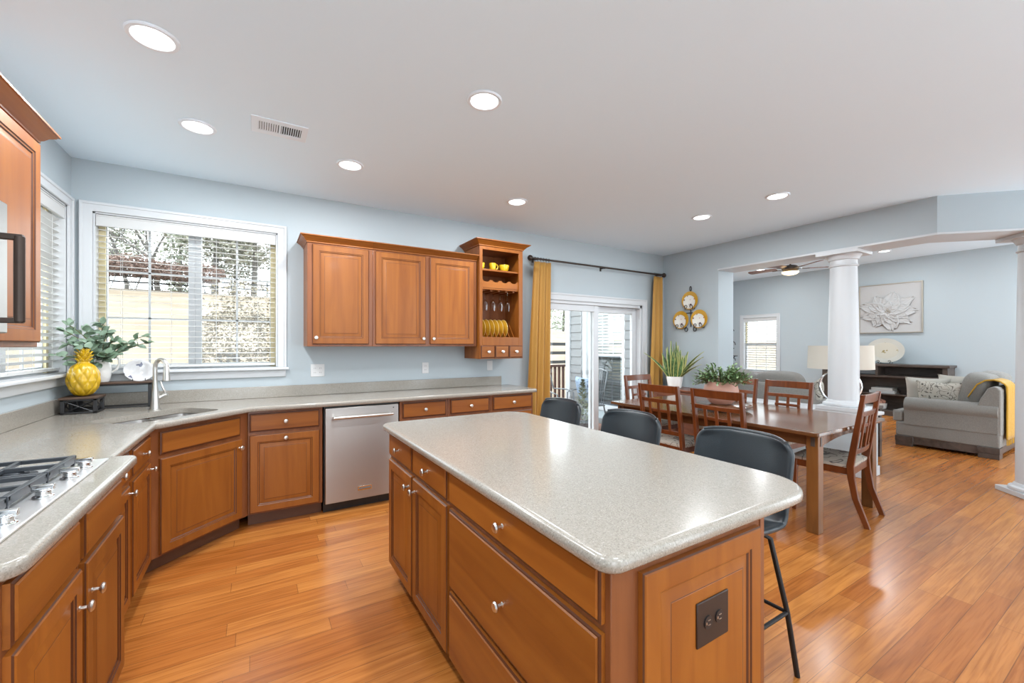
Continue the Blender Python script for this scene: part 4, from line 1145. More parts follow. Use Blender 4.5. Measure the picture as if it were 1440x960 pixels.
# ------------------------------------------------------------------ things on the corner of the counter
CZ = .9155
def riser(name, label, x0, y0, x1, y1, h, legw=.02):
    t = thing(name, label, 'riser', (x0,y0,CZ)); w, d = x1-x0, y1-y0
    part('wood_top', MB().box(-.006,-.006,h-.014,w+.006,d+.006,h), M_risertop, t, bevel=.002)
    mb = MB()
    for a in (0, w-legw):
        for b_ in (0, d-legw): mb.box(a,b_,0,a+legw,b_+legw,h-.014)
    mb.box(0,0,h-.026,w,.012,h-.014).box(0,d-.012,h-.026,w,d,h-.014).box(0,0,h-.026,.012,d,h-.014).box(w-.012,0,h-.026,w,d,h-.014)
    mb.box(0,0,.004,w,.010,.014).box(0,d-.010,.004,w,d,.014).box(0,0,.004,.01,d,.014).box(w-.01,0,.004,w,d,.014)
    part('iron_frame', mb, M_iron, t, bevel=.002)
    mb = MB(); r = .003
    for y in (.006, d-.006):
        k = w - .04; c = .02
        if w < .3: mb.tube([(c,y,.012),(c+k,y,h-.026)], r, 5); mb.tube([(c,y,h-.026),(c+k,y,.012)], r, 5)
    for x in (.006, w-.006):
        mb.tube([(x,.02,.012),(x,d-.02,h-.026)], r, 5); mb.tube([(x,.02,h-.026),(x,d-.02,.012)], r, 5)
    part('cross_braces', mb, M_iron, t)
    return t
riser('shelf_riser', 'low black iron riser with wooden top holding the yellow pineapple', -1.092, 3.875, -.915, 4.045, .112)
riser('shelf_riser', 'taller long iron riser along the back wall holding pitcher and plate', -1.085, 4.075, -.665, 4.205, .192)
# pineapple
t = thing('pineapple_figurine', 'glossy yellow ceramic pineapple on the low iron riser', 'figurine', (-1.0,3.955,CZ+.1125))
nu, nv = 60, 44
def pine(a, b):
    th = PI*b; sc_ = math.sin(th)**.82; z = .116*(1-math.cos(th))
    k = 9; w1 = abs(math.sin(k*PI*a/1.0 + b*PI*3.2)); w2 = abs(math.sin(k*PI*a/1.0 - b*PI*3.2))
    bump = min(w1, w2)**.6
    r = (.075 + .012*bump)*sc_
    if b < .04: r = max(r, .0) 
    return (r*math.cos(2*PI*a), r*math.sin(2*PI*a), max(.0, z*.985))
part('fruit', MB().grid(pine, nu*2, nv, closed_u=True), M_yellow, t, sharp=60)
mb = MB()
mb.lathe([(.034,.212),(.029,.235),(.028,.26),(.024,.29),(.0001,.302)], 20)
for ring, (z, n, L, tl, r0) in enumerate(((.226,8,.038,.50,.026),(.242,8,.046,.48,.025),(.258,8,.052,.40,.022),(.274,6,.050,.30,.015),(.285,4,.046,.15,.007))):
    for i in range(n):
        a = 2*PI*(i + .5*(ring % 2))/n; o_ = Vector((math.cos(a),math.sin(a),0))
        d = o_*math.sin(tl) + Vector((0,0,math.cos(tl)))
        leaf(mb, o_*r0 + Vector((0,0,z)), d, -o_ + Vector((0,0,.01)), L, .026, .3, .3 if tl > .5 else .1, seg=5)
part('crown_leaves', mb, M_yellow, t, recalc=False, solid=.004)
# pitcher
UZ = CZ + .193
t = thing('pitcher', 'white ceramic pitcher with handle behind the pineapple', 'pitcher', (-.955,4.140,UZ), 0)
part('jug', MB().lathe([(.042,0),(.046,.004),(.056,.05),(.058,.09),(.050,.135),(.043,.165),(.047,.19),(.050,.20),(.046,.20),(.040,.165),(.05,.09),(.04,.02),(.0001,.015)], 32), M_porcelain, t)
part('spout', MB().hexa([(-.050,-.016,.160),(-.046,-.016,.198),(-.046,.016,.198),(-.050,.016,.160)],[(-.066,-.003,.196),(-.063,-.003,.203),(-.063,.003,.203),(-.066,.003,.196)]), M_porcelain, t, bevel=.003)
part('handle', MB().tube([(.046,0,.175),(.075,0,.185),(.096,0,.165),(.098,0,.13),(.085,0,.09),(.056,0,.07)], .0075, 10), M_porcelain, t)
# eucalyptus
t = thing('eucalyptus_branches', 'grey green eucalyptus branches standing in the white pitcher', 'branches', (-.955,4.140,UZ))
rb = random.Random(11); lv = MB(); sm = MB()
tips = [(-.125,-.22,.36),(-.13,-.12,.40),(-.10,-.25,.27),(-.14,-.30,.20),(-.06,-.06,.36),(.02,-.05,.42),(.05,-.08,.36),(.00,-.12,.30),(.08,-.06,.30),(.16,-.07,.28),(.24,-.06,.33),(.26,-.09,.28),(.14,-.12,.22),(-.03,-.17,.24),(-.12,-.05,.28),(.06,-.14,.20),(-.08,-.2,.15)]
for tx, ty, tz in tips:
    p0 = Vector((rb.uniform(-.02,.02), rb.uniform(-.02,.02), .12)); p2 = Vector((tx,ty,tz)); p1 = Vector((tx*.22, ty*.25, .12 + (tz-.12)*.62))
    pts = [(p0*(1-q)**2 + p1*2*q*(1-q) + p2*q*q) for q in [i/8 for i in range(9)]]
    sm.tube(pts, .0025, 5)
    for i in range(3, 9):
        c = pts[i]; d = (pts[i]-pts[i-1]).normalized()
        for s in (0,1):
            a = rb.uniform(0,2*PI)
            dd = d*.55 + Vector((math.cos(a), math.sin(a)*.6, math.sin(a*1.7)*.7))
            leaf(lv, c, dd, Vector((rb.uniform(-.6,.6),rb.uniform(-1,-.2),.9)), rb.uniform(.045,.066), rb.uniform(.038,.052), .18, .2, seg=5)
    leaf(lv, pts[-1], d, (0,-.6,.8), .05, .04, .15, .1, seg=5)
part('leaves', lv, M_euca, t, recalc=False); part('twigs', sm, M_stem, t)
# oval plate on a stand
t = thing('oval_plate', 'white oval plate with floral sprigs leaning on the long riser', 'plate', (-.745,4.135,UZ), .15)
mb = MB(); mb.M = Matrix.Translation((0,.020,.076)) @ Matrix.Rotation(R(12),4,'Y') @ Matrix.Rotation(R(80),4,'X')
mb.lathe([(.0001,0),(.06,0),(.075,.005),(.098,.010),(.101,.013),(.097,.013),(.074,.008),(.058,.003),(.0001,.003)], 44, sx=.88, sy=.80)
part('dish', mb, M_sprig if False else M_floralplate, t)
mb = MB()
for x in (-.035,.035): mb.tube([(x,-.03,.018),(x,-.034,.003),(x,.0,.004),(x,.045,.004),(x,.038,.09)], .0025, 5)
part('wire_easel', mb, M_iron, t)
# ------------------------------------------------------------------ living room
def cushion(mb, c, sx, sy, sz, e=.42, seg=28, rings=16):
    return mb.ell(c, sx, sy, sz, seg, rings, 0, e)
def sofa(name, label, cat, loc, rz, w, seats, bottom=.16):
    """front towards +y, origin on the floor at the middle of the back edge"""
    t = thing(name, label, cat, loc, rz); dp = .98; aw = .19
    x0, x1 = -w/2, w/2
    part('base', MB().box(x0+.01,.0,.13,x1-.01,dp-.02,.33), M_sofa, t, bevel=.02, seg=3)
    part('plinth', MB().box(x0+.02,.02,.035,x1-.02,dp-.04,.13), M_dark, t, bevel=.004)
    for sx in (x0, x1-.16):
        for y in (.0, dp-.20):
            part('foot', MB().box(sx,y,0,sx+.16,y+.18,.06).box(sx-.004,y-.004,.06,sx+.164,y+.184,.135), M_dark, t, bevel=.005)
    for s in (-1, 1):
        xc = s*(w/2-aw/2)
        prof = [(xc-aw/2+.003,.30),(xc-aw/2+.003,.50)] + [(xc + .115*math.cos(a), .56 + .105*math.sin(a)) for a in [PI*1.15 - 1.3*PI*i/16 for i in range(17)]] + [(xc+aw/2-.003,.50),(xc+aw/2-.003,.30)]
        part('arm', MB().prism(prof, .012, dp-.11, XZ), M_sofa, t, bevel=.012, seg=2)
    bk = [(-.006,.28),(-.006,.83),(.02,.868),(.06,.875),(.10,.85),(.16,.72),(.24,.45),(.24,.28)]
    part('back', MB().prism(bk, x0+.015, x1-.015, lambda a,b,d: (d,a,b)), M_sofa, t, bevel=.02, seg=3)
    iw = w - 2*aw; k = iw/seats; yb, yf, ya = .25, dp+.015, dp-.10
    for i in range(seats):
        a = x0 + aw + k*i + .004; b_ = a + k - .008
        ol = [(a,yb),(b_,yb)]
        ol += [(b_,ya),(x1-.01,ya),(x1-.01,yf),] if i == seats-1 else [(b_,yf)]
        ol += [(x0+.01,yf),(x0+.01,ya),(a,ya)] if i == 0 else [(a,yf)]
        part('seat_cushion', MB().prism(ol, .325, .475, XY), M_sofa, t, bevel=.035, seg=4)
        cx = (a+b_)/2; mb = MB(); mb.M = Matrix.Translation((cx,.27,.735)) @ Matrix.Rotation(R(12),4,'X')
        part('back_cushion', cushion(mb, (0,0,0), k/2, .145, .285, .5), M_sofa, t)
    return t
def pillow(label, loc, rx, rz, s, mat, th=.075, sz=None, group=None):
    """square cushion standing on its lower edge, face towards -y before turning"""
    t = thing('throw_pillow', label, 'pillow', loc, 0, group)
    mb = MB(); h = sz or s
    mb.M = Matrix.Rotation(rz,4,'Z') @ Matrix.Rotation(rx,4,'X')
    n = 16
    for sg in (-1, 1):
        def fn(a, b):
            u = a*2-1; v = b*2-1
            px = u*(1-.10*(1-abs(v))**1.2*0 - .07*(1-v*v)*abs(u)**3); pz = v*(1-.07*(1-u*u)*abs(v)**3)
            d = ((1-u**4)*(1-v**4))**.55
            return (px*s/2, sg*th*d, h/2 + pz*h/2)
        mb.grid(fn, n, n)
    part('cover', mb, mat, t, sharp=80)
    return t
ls = sofa('loveseat', 'grey chenille loveseat with rolled arms, right side of the room', 'loveseat', (8.42,1.245,0), 0, 1.66, 2)
pillow('cream pillow on the loveseat, behind the patterned one', (8.04,1.98,.478), R(10), R(-82), .46, M_pillow_w)
pillow('scroll patterned pillow on the loveseat arm end', (7.90,1.83,.478), R(6), R(-97), .47, M_pattern, .065, .41)
pillow('cream pillow in the middle of the loveseat', (8.22,1.68,.478), R(10), R(-120), .50, M_pillow_w, .07)
# throw over the back
mb = MB()
pth = [(.30,.70),(.22,.86),(.15,.915),(.08,.925),(.01,.905),(-.02,.86),(-.026,.70),(-.028,.45),(-.030,.22)]
def thr(a, b):
    k = b*(len(pth)-1); i = min(int(k), len(pth)-2); f = k-i
    y = pth[i][0]*(1-f)+pth[i+1][0]*f; z = pth[i][1]*(1-f)+pth[i+1][1]*f
    wob = .012*math.sin(a*14+b*3)
    return (7.98 + (a-.5)*.42*(1 + .12*b) , 1.245 + y - abs(wob)*(1 if b > .5 else 0), z + .012 + (abs(wob) if b < .5 else 0))
t = thing('throw_blanket', 'yellow knitted throw hanging over the back of the loveseat', 'blanket', (0,0,0))
part('knit', mb.grid(thr, 24, 32), M_throw, t, recalc=False, solid=.014)
fr = MB()
for i in range(22):
    p = Vector(thr(i/21, 1)); fr.tube([p, p+Vector((.004*math.sin(i*3),-.002,-.07))], .0035, 4)
part('fringe', fr, M_throw, t)

sofa('sofa', 'long grey sofa seen from behind, beyond the half wall', 'sofa', (5.90,3.64,0), -PI/2, 2.26, 3)
pillow('scroll patterned pillow at the right end of the long grey sofa', (6.42,2.70,.478), R(6), R(20), .44, M_pattern, .07)

t = thing('end_table', 'dark square end table between the long sofa and the column', 'table', (6.37,2.26,0))
part('top', MB().box(-.27,-.22,.595,.27,.22,.63), M_dark, t, bevel=.004)
part('shelf', MB().box(-.23,-.18,.16,.23,.18,.185), M_dark, t, bevel=.003)
for sx in (-1,1):
    for sy in (-1,1): part('leg', MB().box(sx*.225-.03,sy*.18-.03,0,sx*.225+.03,sy*.18+.03,.595), M_dark, t, bevel=.003)
t = thing('table_lamp', 'table lamp with wide linen shade and silver ring base, behind the column', 'lamp', (6.24,2.345,.63))
part('base', MB().box(-.07,-.10,0,.07,.10,.03), M_chrome, t, bevel=.004)
a0 = math.atan2(2.345, 6.24) + PI/2
ca, sa = math.cos(a0), math.sin(a0)
part('ring', MB().tube([(ca*.205*math.cos(w), sa*.205*math.cos(w), .235+.205*math.sin(w)) for w in [2*PI*i/40 for i in range(40)]], .014, 10, closed=True), M_chrome, t)
part('neck', MB().tube([(0,0,.44),(0,0,.55)], .012, 12), M_chrome, t)
part('shade', MB().lathe([(.335,.455),(.325,.74)], 48), M_shade, t, recalc=False, solid=.004)
part('shade_ring', MB().tube([(-.33,0,.60),(.33,0,.60)], .003, 6).tube([(0,-.33,.60),(0,.33,.60)], .003, 6).tube([(0,0,.55),(0,0,.60)], .006, 6), M_chrome, t)

# console
t = thing('media_console', 'dark wooden media console with open shelves under the flower picture', 'console', (XE-.02,3.32,0), -PI/2)
w, dp, hh = 1.95, .42, 1.01
part('top', MB().box(-w/2-.03,-dp-.02,hh-.045,w/2+.03,0,hh), M_dark, t, bevel=.006)
part('back_panel', MB().box(-w/2,-.02,.08,w/2,0,hh-.045), M_dark, t)
part('base', MB().box(-w/2-.015,-dp-.01,0,w/2+.015,0,.10), M_dark, t, bevel=.006)
for x in (-w/2, w/2-.07): part('end_panel', MB().box(x,-dp,.10,x+.07,-.02,hh-.045), M_dark, t, bevel=.004)
part('shelf', MB().box(-w/2+.07,-dp+.01,.745,w/2-.07,-.02,.785), M_dark, t, bevel=.003)
part('shelf', MB().box(-.52,-dp+.02,.40,.52,-.02,.425), M_dark, t, bevel=.003)
part('divider', MB().box(-.06,-dp+.01,.785,-.02,-.02,hh-.045), M_dark, t, bevel=.002)
for x in (-.56,.52): part('divider', MB().box(x,-dp+.005,.10,x+.04,-.02,.745), M_dark, t, bevel=.002)
for x0, x1 in ((-w/2+.072,-.562),(.562,w/2-.072)):
    d = part('door', MB().panel(x0,.115,x1,.74,[(0,0,0),(0,.012,0),(.003,.015,0),(.055,.015,0),(.062,.006,0)],y=-dp+.015), M_dark, t); knob(d, (x0+.03 if x0 > 0 else x1-.03), -dp+.0, .45)
for i, (z, a, b_, lb) in enumerate(((.4255,.40,.055,'lower grey book lying on the console shelf'),(.481,.33,.055,'upper grey book lying on another book on the console shelf'))):
    t = thing('book', lb, 'book', (XE-.22,3.30,z), -PI/2, 'grey books on the console')
    part('cover', MB().box(-a/2,-.14,0,a/2,.14,.006).box(-a/2,-.14,b_-.006,a/2,.14,b_).box(-a/2,-.14,.006,a/2,-.134,b_-.006), M_grey, t, bevel=.002)
    part('pages', MB().box(-a/2+.006,-.132,.006,a/2-.006,.135,b_-.006), M_pillow_w, t)
t = thing('soundbar', 'long black soundbar in the upper slot of the console', 'soundbar', (XE-.25,3.52,.7855), -PI/2)
part('body', MB().box(-.17,-.06,0,.70,.06,.10).box(-.95,-.06,0,-.29,.06,.10) if False else MB().box(-.42,-.06,0,.15,.06,.095), M_black, t, bevel=.008)
part('grille', MB().box(-.40,-.064,.012,.13,-.06,.083), M_patio, t, bevel=.002)
t = thing('planter_bowl', 'small white pot with blush flowers on the low console shelf', 'pot', (XE-.25,3.33,.1005))
part('pot', MB().lathe([(.05,0),(.07,.02),(.085,.12),(.08,.12),(.0001,.11)], 24), M_porcelain, t)
mb = MB(); rb = random.Random(2)
for i in range(14): mb.ell((rb.uniform(-.06,.06),rb.uniform(-.06,.06),rb.uniform(.12,.19)),.028,.028,.024,8,6)
part('flowers', mb, M_pot, t)
# platter
t = thing('platter', 'large cream platter on a wire stand on the console', 'platter', (XE-.235,3.29,1.011), -PI/2)
mb = MB(); mb.M = Matrix.Translation((0,.05,.258)) @ Matrix.Rotation(R(8),4,'Y') @ Matrix.Rotation(R(78),4,'X')
mb.lathe([(.0001,0),(.17,0),(.20,.012),(.295,.028),(.302,.034),(.295,.034),(.20,.019)], 48, sx=1, sy=.82); part('rim', mb, M_porcelain if False else M_pillow_w, t)
mb = MB(); mb.M = Matrix.Translation((0,.05,.258)) @ Matrix.Rotation(R(8),4,'Y') @ Matrix.Rotation(R(78),4,'X')
mb.lathe([(.20,.0195),(.165,.006),(.0001,.006)], 48, sx=1, sy=.82); part('well', mb, M_platter, t, recalc=False)
mb = MB()
for x in (-.09,.09):
    mb.tube([(x,.10,.12),(x,.10,.006),(x,-.03,.006),(x,-.05,.02)] + [(x,-.05-.0+.0,.045+.022*math.sin(w)) for w in (0,)] + [(x+.022*math.sin(w),-.052,.045-.022*math.cos(w)) for w in [i*PI/6 for i in range(10)]], .005, 6)
mb.tube([(-.09,.02,.006),(.09,.02,.006)], .005, 6)
part('wire_stand', mb, M_iron, t)
# flower relief picture
t = thing('wall_art', 'square white picture with a raised flower above the console', 'picture', (XE-.002,3.275,2.13), -PI/2)
S = .50
part('frame', MB().prism(rect(-S,-S,S,S), -.045, 0, XZ, holes=[rect(-S+.018,-S+.018,S-.018,S-.018)]), M_artframe, t, bevel=.002)
part('canvas', MB().box(-S+.018,-.032,-S+.018,S-.018,-.004,S-.018), M_canvas, t)
mb = MB(); rb = random.Random(4)
def petal(a, L, W, y0, cup):
    def fn(p, q):
        u = p*2-1; r = q*L; wd = W*math.sin(PI*min(.98,.12+q*.80))**.75
        wav = 1 + .06*math.sin(u*7+a*5)
        x = u*wd/2; rr = r*wav*(1-.10*u*u*q)
        yy = y0 + .016*math.sin(PI*q*.9) + cup*(u*u)*.012 + .0035*math.cos(u*14)*q
        ax = x*math.cos(a) + rr*math.sin(a); az = -x*math.sin(a) + rr*math.cos(a)
        return (ax*1.05 - .02, -.032 - yy, az*.86 - .06)
    mb.grid(fn, 14, 12)
for i in range(9): petal(2*PI*i/9+.2, .44 + .03*math.sin(i*2.1), .27, .004, 1)
for i in range(8): petal(2*PI*i/8+.5, .33, .22, .013, 1)
for i in range(7): petal(2*PI*i/7, .21, .15, .022, 1)
part('flower_relief', mb, M_canvas, t, recalc=False, solid=.004)
mb = MB()
for i in range(26):
    a = rb.uniform(0,6.28); r = rb.uniform(0,.055); mb.ell((r*math.cos(a)-.02,-.068,r*math.sin(a)-.06),.009,.012,.009,8,6)
part('stamens', mb, M_artframe, t)

# ceiling fan
t = thing('ceiling_fan', 'ceiling fan with dark blades and amber glass light in the living room', 'ceiling fan', (8.3,3.88,LCE))
part('canopy', MB().lathe([(.075,0),(.07,-.03),(.03,-.06),(.014,-.065),(.014,-.27)], 24), M_bronze, t)
part('motor', MB().lathe([(.02,-.26),(.10,-.275),(.135,-.31),(.135,-.345),(.10,-.375),(.085,-.385)], 32), M_bronze, t)
part('light_bowl', MB().lathe([(.135,-.387),(.13,-.405),(.10,-.43),(.05,-.445),(.0001,-.45)], 32), M_fanbulb, t)
for i in range(5):
    a = 2*PI*i/5 + .35
    mb = MB(); mb.M = Matrix.Rotation(a,4,'Z') @ Matrix.Rotation(R(12),4,'X')
    z = -.33
    mb.prism(round_poly([(.20,-.05,.02),(.70,-.075,.05),(.70,.075,.05),(.20,.05,.02)],4), z-.004, z+.004, XY)
    p = part('blade', mb, M_darkred, t)
    mb = MB(); mb.M = Matrix.Rotation(a,4,'Z'); mb.box(.10,-.02,z-.012,.30,.02,z-.006); part('blade_iron', mb, M_bronze, p)
# iron candle sconce on the inner face of the stub wall
t = thing('wall_sconce', 'black iron scroll sconce seen edge-on at the end of the stub wall', 'sconce', (XR2+.07,3.47,1.28))
mb = MB(); mb.tube([(0,0,-.28),(0,0,.30)], .008, 8); mb.tube([(0,-.0,.30),(.02,-.03,.33),(.05,-.03,.30)], .006, 6)
for z in (-.12,.10):
    mb.tube([(0,-.04-.04*math.cos(w),z+.05*math.sin(w)) for w in [i*PI/6 for i in range(11)]], .006, 6)
mb.tube([(0,0,.22),(-.07,0,.22)], .006, 6).tube([(0,0,-.2),(-.07,0,-.2)], .006, 6)
part('scroll', mb, M_iron, t)
part('candle_arm', MB().tube([(0,0,-.05),(.08,0,-.09),(.12,0,-.06)], .007, 8).lathe([(.035,-.06),(.04,-.05),(.0001,-.05)], 16, (.12,0,0)), M_iron, t)
# ------------------------------------------------------------------ outdoors
def hz(x, y):
    """lawn height: a slope climbing north, its crest sinking eastwards"""
    crest = 5.5 if x < 4 else max(2.2, 5.5 - (x-4)*.085)
    q = min(1, max(0, (y-6)/34))
    return -.55 + (crest+.55)*q + .1*math.sin(x*.23)*math.sin(y*.31)*min(1, q*4)
NX, NY = 90, 60
mb = MB()
def hill(a, b):
    x = -70 + 150*a; y = YB + .4 + (130)*b**1.6
    z = hz(x, min(y, 40)) - max(0, y-44)*.06
    return (x, y, z if y > 6 else -.56)
g = part('grass_lawn', mb.grid(hill, NX, NY), M_grass, recalc=False); g['kind'] = 'structure'
gw = part('grass_lawn', MB().prism([(-70,-20),(XL-.16,-20),(XL-.16,YB+.5),(-70,YB+.5)], -.8, -.6, XY), M_grass); gw['kind'] = 'structure'

# deck with rail
t = part('deck_floor', MB().box(1.6,YB+.16,-.16,XR+.02,7.35,-.04), M_deck); struct(t)
t = thing('deck_railing', 'brown wooden deck railing behind the sliding door', 'railing', (0,7.3,-.04))
part('top_rail', MB().box(1.6,-.05,.95,6.6,.05,1.0), M_rail, t, bevel=.004)
part('lower_rail', MB().box(1.6,-.025,.12,6.6,.025,.18), M_rail, t, bevel=.003)
for i in range(5): part('post', MB().box(1.6+i*1.2,-.05,0,1.70+i*1.2,.05,.95), M_rail, t, bevel=.003)
mb = MB()
for i in range(44):
    x = 1.72 + i*.112; mb.box(x,-.02,.18,x+.045,.02,.95)
p = part('balusters', mb, M_rail, t); p['kind'] = 'stuff'

# patio furniture
def patio_chair(label, loc, rz):
    t = thing('patio_chair', label, 'patio chair', loc, rz)
    mb = MB()
    for s in (-1,1):
        mb.tube([(s*.25,.26,0),(s*.25,.24,.62),(s*.26,.10,.66),(s*.25,-.16,.66),(s*.24,-.24,.98)], .012, 8)
        mb.tube([(s*.25,-.26,0),(s*.24,-.16,.42)], .012, 8)
    mb.tube([(-.24,-.24,.98),(0,-.27,1.02),(.24,-.24,.98)], .012, 8)
    part('frame', mb, M_patio, t)
    mb = MB()
    for i in range(8): mb.tube([(-.21+i*.06,-.235,.97),(-.21+i*.06,-.17,.44)], .006, 6)
    part('back_bars', mb, M_patio, t)
    part('seat', MB().box(-.24,-.19,.42,.24,.24,.44), M_patio, t, bevel=.006)
    return t
c1 = patio_chair('grey metal patio chair on the deck, seen through the left door panel', (4.30,5.70,-.04), R(200))
c2 = dup(c1, (4.75,5.35,-.04), R(80), 'grey metal patio chair on the deck holding the blue cushion')
for o in (c1, c2): o['group'] = 'patio chairs on the deck'
pillow('blue print cushion on a patio chair outside the sliding door', (4.70,5.30,.405), R(12), R(-100), .46, M_bluecloth, .06)
t = thing('patio_table', 'glass topped patio table on the deck outside the door', 'patio table', (3.55,6.6,-.04))
part('top', MB().lathe([(.0001,.70),(.52,.70),(.53,.71),(.52,.72),(.0001,.72)], 40), M_stemglass, t)
for i in range(4):
    a = PI/4 + i*PI/2; part('leg', MB().tube([(.46*math.cos(a),.46*math.sin(a),0),(.36*math.cos(a),.36*math.sin(a),.70)], .016, 8), M_patio, t)
t = thing('potted_evergreen', 'small cone shaped evergreen in a pot on the deck', 'plant', (4.30,4.95,-.04))
part('pot', MB().lathe([(.10,0),(.14,.22),(.15,.24),(.13,.24),(.0001,.22)], 24), M_patio, t)
rb = random.Random(8); mb = MB()
for i in range(700):
    q = rb.random()**.8; a = rb.uniform(0,2*PI); r = (1-q)*.16*rb.uniform(.5,1.05)
    p = Vector((r*math.cos(a), r*math.sin(a), .22 + q*.66))
    leaf(mb, p, (math.cos(a),math.sin(a),.9), (0,0,1), .05, .018, seg=2)
part('needles', mb, M_green, t, recalc=False)

# trees and shrubs on the slope
def at(u, y):
    a = (u-720)/590.2; dx = .5211+.8535*a; dy = .8535-.5211*a
    return y*dx/dy
def crown_cards(mb, rb, n, fn, size):
    for i in range(n):
        p = fn(rb); d = Vector((rb.uniform(-1,1),rb.uniform(-1,1),rb.uniform(-.6,.8))).normalized()
        e = d.cross(Vector((rb.uniform(-1,1),rb.uniform(-1,1),rb.uniform(-1,1)))).normalized(); s = size*rb.uniform(.6,1.3)
        p = Vector(p); mb.add([tuple(p-d*s*.9-e*s*.2), tuple(p+d*s*.1-e*s*.45), tuple(p+d*s), tuple(p+d*s*.1+e*s*.45)], [(0,1,2,3)], 0, False)
def pine(label, u, y, h, r, seed, mat, trunk=.22, name='pine_tree', dx=0):
    x = at(u, y) + dx; z0 = hz(x, min(y,40)) - .1; rb = random.Random(seed)
    t = thing(name, label, 'tree', (x,y,z0), 0, 'trees on the hill crest')
    part('trunk', MB().tube([(0,0,0),(.1,0,h*.4),(0,0,h*.9)], [.22*h/8,.15*h/8,.03], 8), M_bark, t)
    mb = MB(); tiers = [(trunk + (1-trunk)*i/9) for i in range(10)]
    def fn(rb):
        k = rb.choice(tiers) + rb.uniform(-.035,.05); q = (k-trunk)/(1-trunk); rad = r*max(.12,math.sin(PI*min(1,.25+.75*q))**.8)*rb.random()**.5
        a = rb.uniform(0,2*PI); blob = 1+.25*math.sin(3*a+k*20)
        return (rad*blob*math.cos(a), rad*blob*math.sin(a), h*k - rad*.12)
    crown_cards(mb, rb, 4600, fn, .15*h/8)
    part('foliage', mb, mat, t, recalc=False)
    return t
def bare(label, u, y, h, seed, dx=0):
    x = at(u, y)+dx; z0 = hz(x, min(y,40)) - .1; rb = random.Random(seed)
    t = thing('bare_tree', label, 'tree', (x,y,z0), 0, 'trees on the hill crest'); mb = MB()
    def grow(p, d, L, r, lvl):
        pts = [p]; n = 4
        for i in range(n):
            d = (d + Vector((rb.uniform(-.22,.22),rb.uniform(-.22,.22),rb.uniform(-.05,.16)))).normalized(); pts.append(pts[-1] + d*L/n)
        mb.tube(pts, [r*(1-.45*i/n) for i in range(n+1)], 5 if lvl < 2 else 3)
        if lvl < 4:
            for k in range(4 if lvl < 3 else 3):
                q = pts[rb.choice((2,3,4))]; dd = (d + Vector((rb.uniform(-1,1),rb.uniform(-1,1),rb.uniform(-.25,.6)))*.95).normalized()
                grow(q, dd, L*rb.uniform(.55,.75), r*.52, lvl+1)
    grow(Vector((0,0,0)), Vector((0,0,1)), h*.38, .17*h/8, 0)
    part('branches', mb, M_bark, t)
    return t
def shrub(label, u, y, rx, ry, h, seed, mat, n, size, name='shrub', group='shrubs on the slope', z_low=0.0, dx=0):
    x = at(u, y)+dx; z0 = hz(x, min(y,40)) - .05; rb = random.Random(seed)
    t = thing(name, label, 'shrub', (x,y,z0), 0, group)
    mb = MB()
    def fn(rb):
        while True:
            a, b_, c = rb.uniform(-1,1), rb.uniform(-1,1), rb.uniform(-1,1)
            if .45 < a*a+b_*b_+c*c < 1: break
        k = 1 + .12*math.sin(a*9+b_*7)*math.cos(c*8)
        return (a*rx*k, b_*ry*k, z_low + (h-z_low)*(c*.5+.5)*k)
    crown_cards(mb, rb, n, fn, size); part('foliage', mb, mat, t, recalc=False)
    mb = MB()
    for i in range(7):
        a = rb.uniform(0,6.28); mb.tube([(.1*math.cos(a),.1*math.sin(a),0),(rx*.5*math.cos(a),ry*.5*math.sin(a),z_low+(h-z_low)*.6)], .03*max(.3,h/3), 5)
    part('stems', mb, M_bark, t)
    return t
bare('tall bare tree on the crest seen through the middle of the window', 222, 42, 9.5, 3)
bare('bare tree on the crest left of the taller one', 178, 44, 8.0, 12)
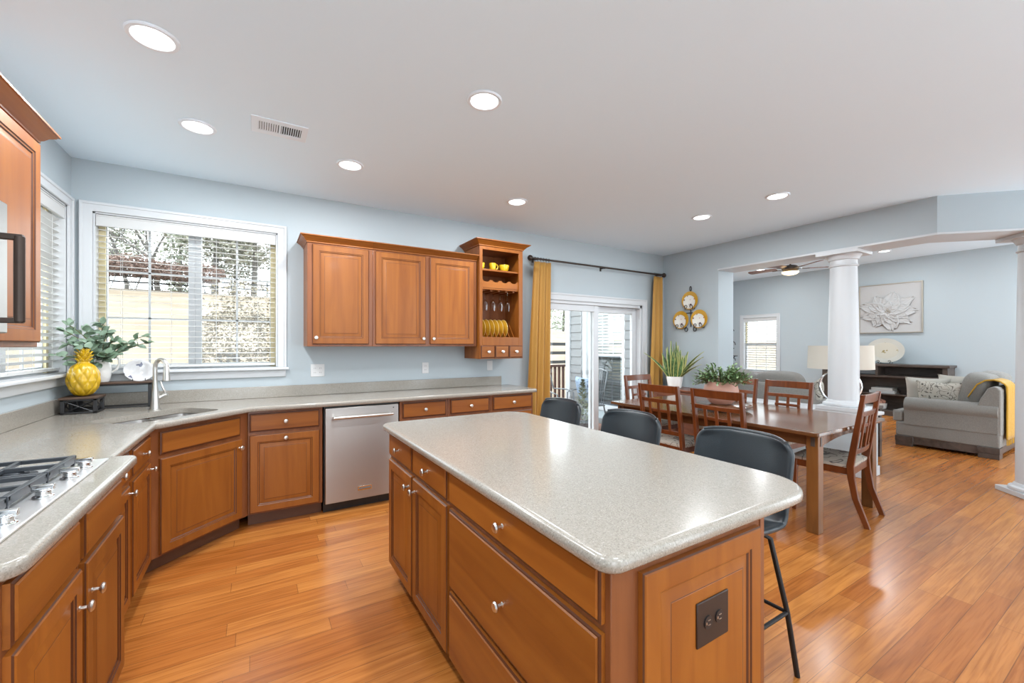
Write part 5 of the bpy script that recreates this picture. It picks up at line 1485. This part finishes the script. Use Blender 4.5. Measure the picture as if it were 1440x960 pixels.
pine('hazy green pine at the left side of the window view', 148, 47, 8.5, 3.0, 4, M_green, .3)
pine('slim pale evergreen right of the bare tree', 252, 46, 6.8, 1.7, 5, M_green, .12, 'evergreen_tree')
pine('broad dark pine just right of the window mullion', 302, 41, 9.3, 2.9, 6, M_pine, .36)
pine('second broad pine at the right edge of the window view', 357, 40, 8.6, 2.9, 7, M_pine, .34)
pine('dark pine partly hidden between the two broad pines', 330, 47, 7.8, 2.2, 9, M_pine, .34)
for i, (u, rx, h) in enumerate(((152,1.5,2.3),(188,1.5,2.4),(222,1.4,2.1),(255,1.4,2.0),(290,1.2,2.1))):
    shrub('russet leafless shrub on the crest, ' + ('farthest left','second from the left','third from the left','fourth from the left','rightmost, under the broad pine')[i], u, 38.2, rx, 1.3, h, 20+i, M_redtwig, 2200, .10, 'russet_shrub', 'russet shrubs along the crest', z_low=h*.38)
shrub('dry tan hedge bush close outside the window, right half', 338, 7.6, .62, .6, 2.62, 40, M_drybush, 9000, .030, 'hedge_bush')
pine('dark round evergreen tree seen through the left door panel', 792, 38, 6.0, 2.0, 14, M_green, .1, 'evergreen_tree')
pine('pale evergreen far behind, at the left edge of the door view', 772, 60, 6.0, 2.5, 15, M_green, .1, 'evergreen_tree')
# rail fences
def fence(name, label, pts, h, rails, pr=.05):
    t = thing(name, label, 'fence', (0,0,0)); n = len(pts)
    for x, y in pts: part('post', MB().box(x-pr,y-pr,hz(x,y)-.2,x+pr,y+pr,hz(x,y)+h), M_fence, t)
    for k in rails:
        mb = MB()
        for (x0,y0),(x1,y1) in zip(pts, pts[1:]): mb.bar((x0,y0,hz(x0,y0)+k),(x1,y1,hz(x1,y1)+k), .04, .11)
        part('rail', mb, M_fence, t)
    return t
fence('rail_fence', 'dark rail fence along the hill crest behind the shrubs', [(-16+i*2.4, 39.5) for i in range(10)], 1.25, (.45,.85,1.15))
fence('rail_fence', 'dark three rail fence on the slope seen through the door', [(6.2+i*1.9, 12.0+i*.1) for i in range(5)], 1.1, (.35,.68,1.0), .05)
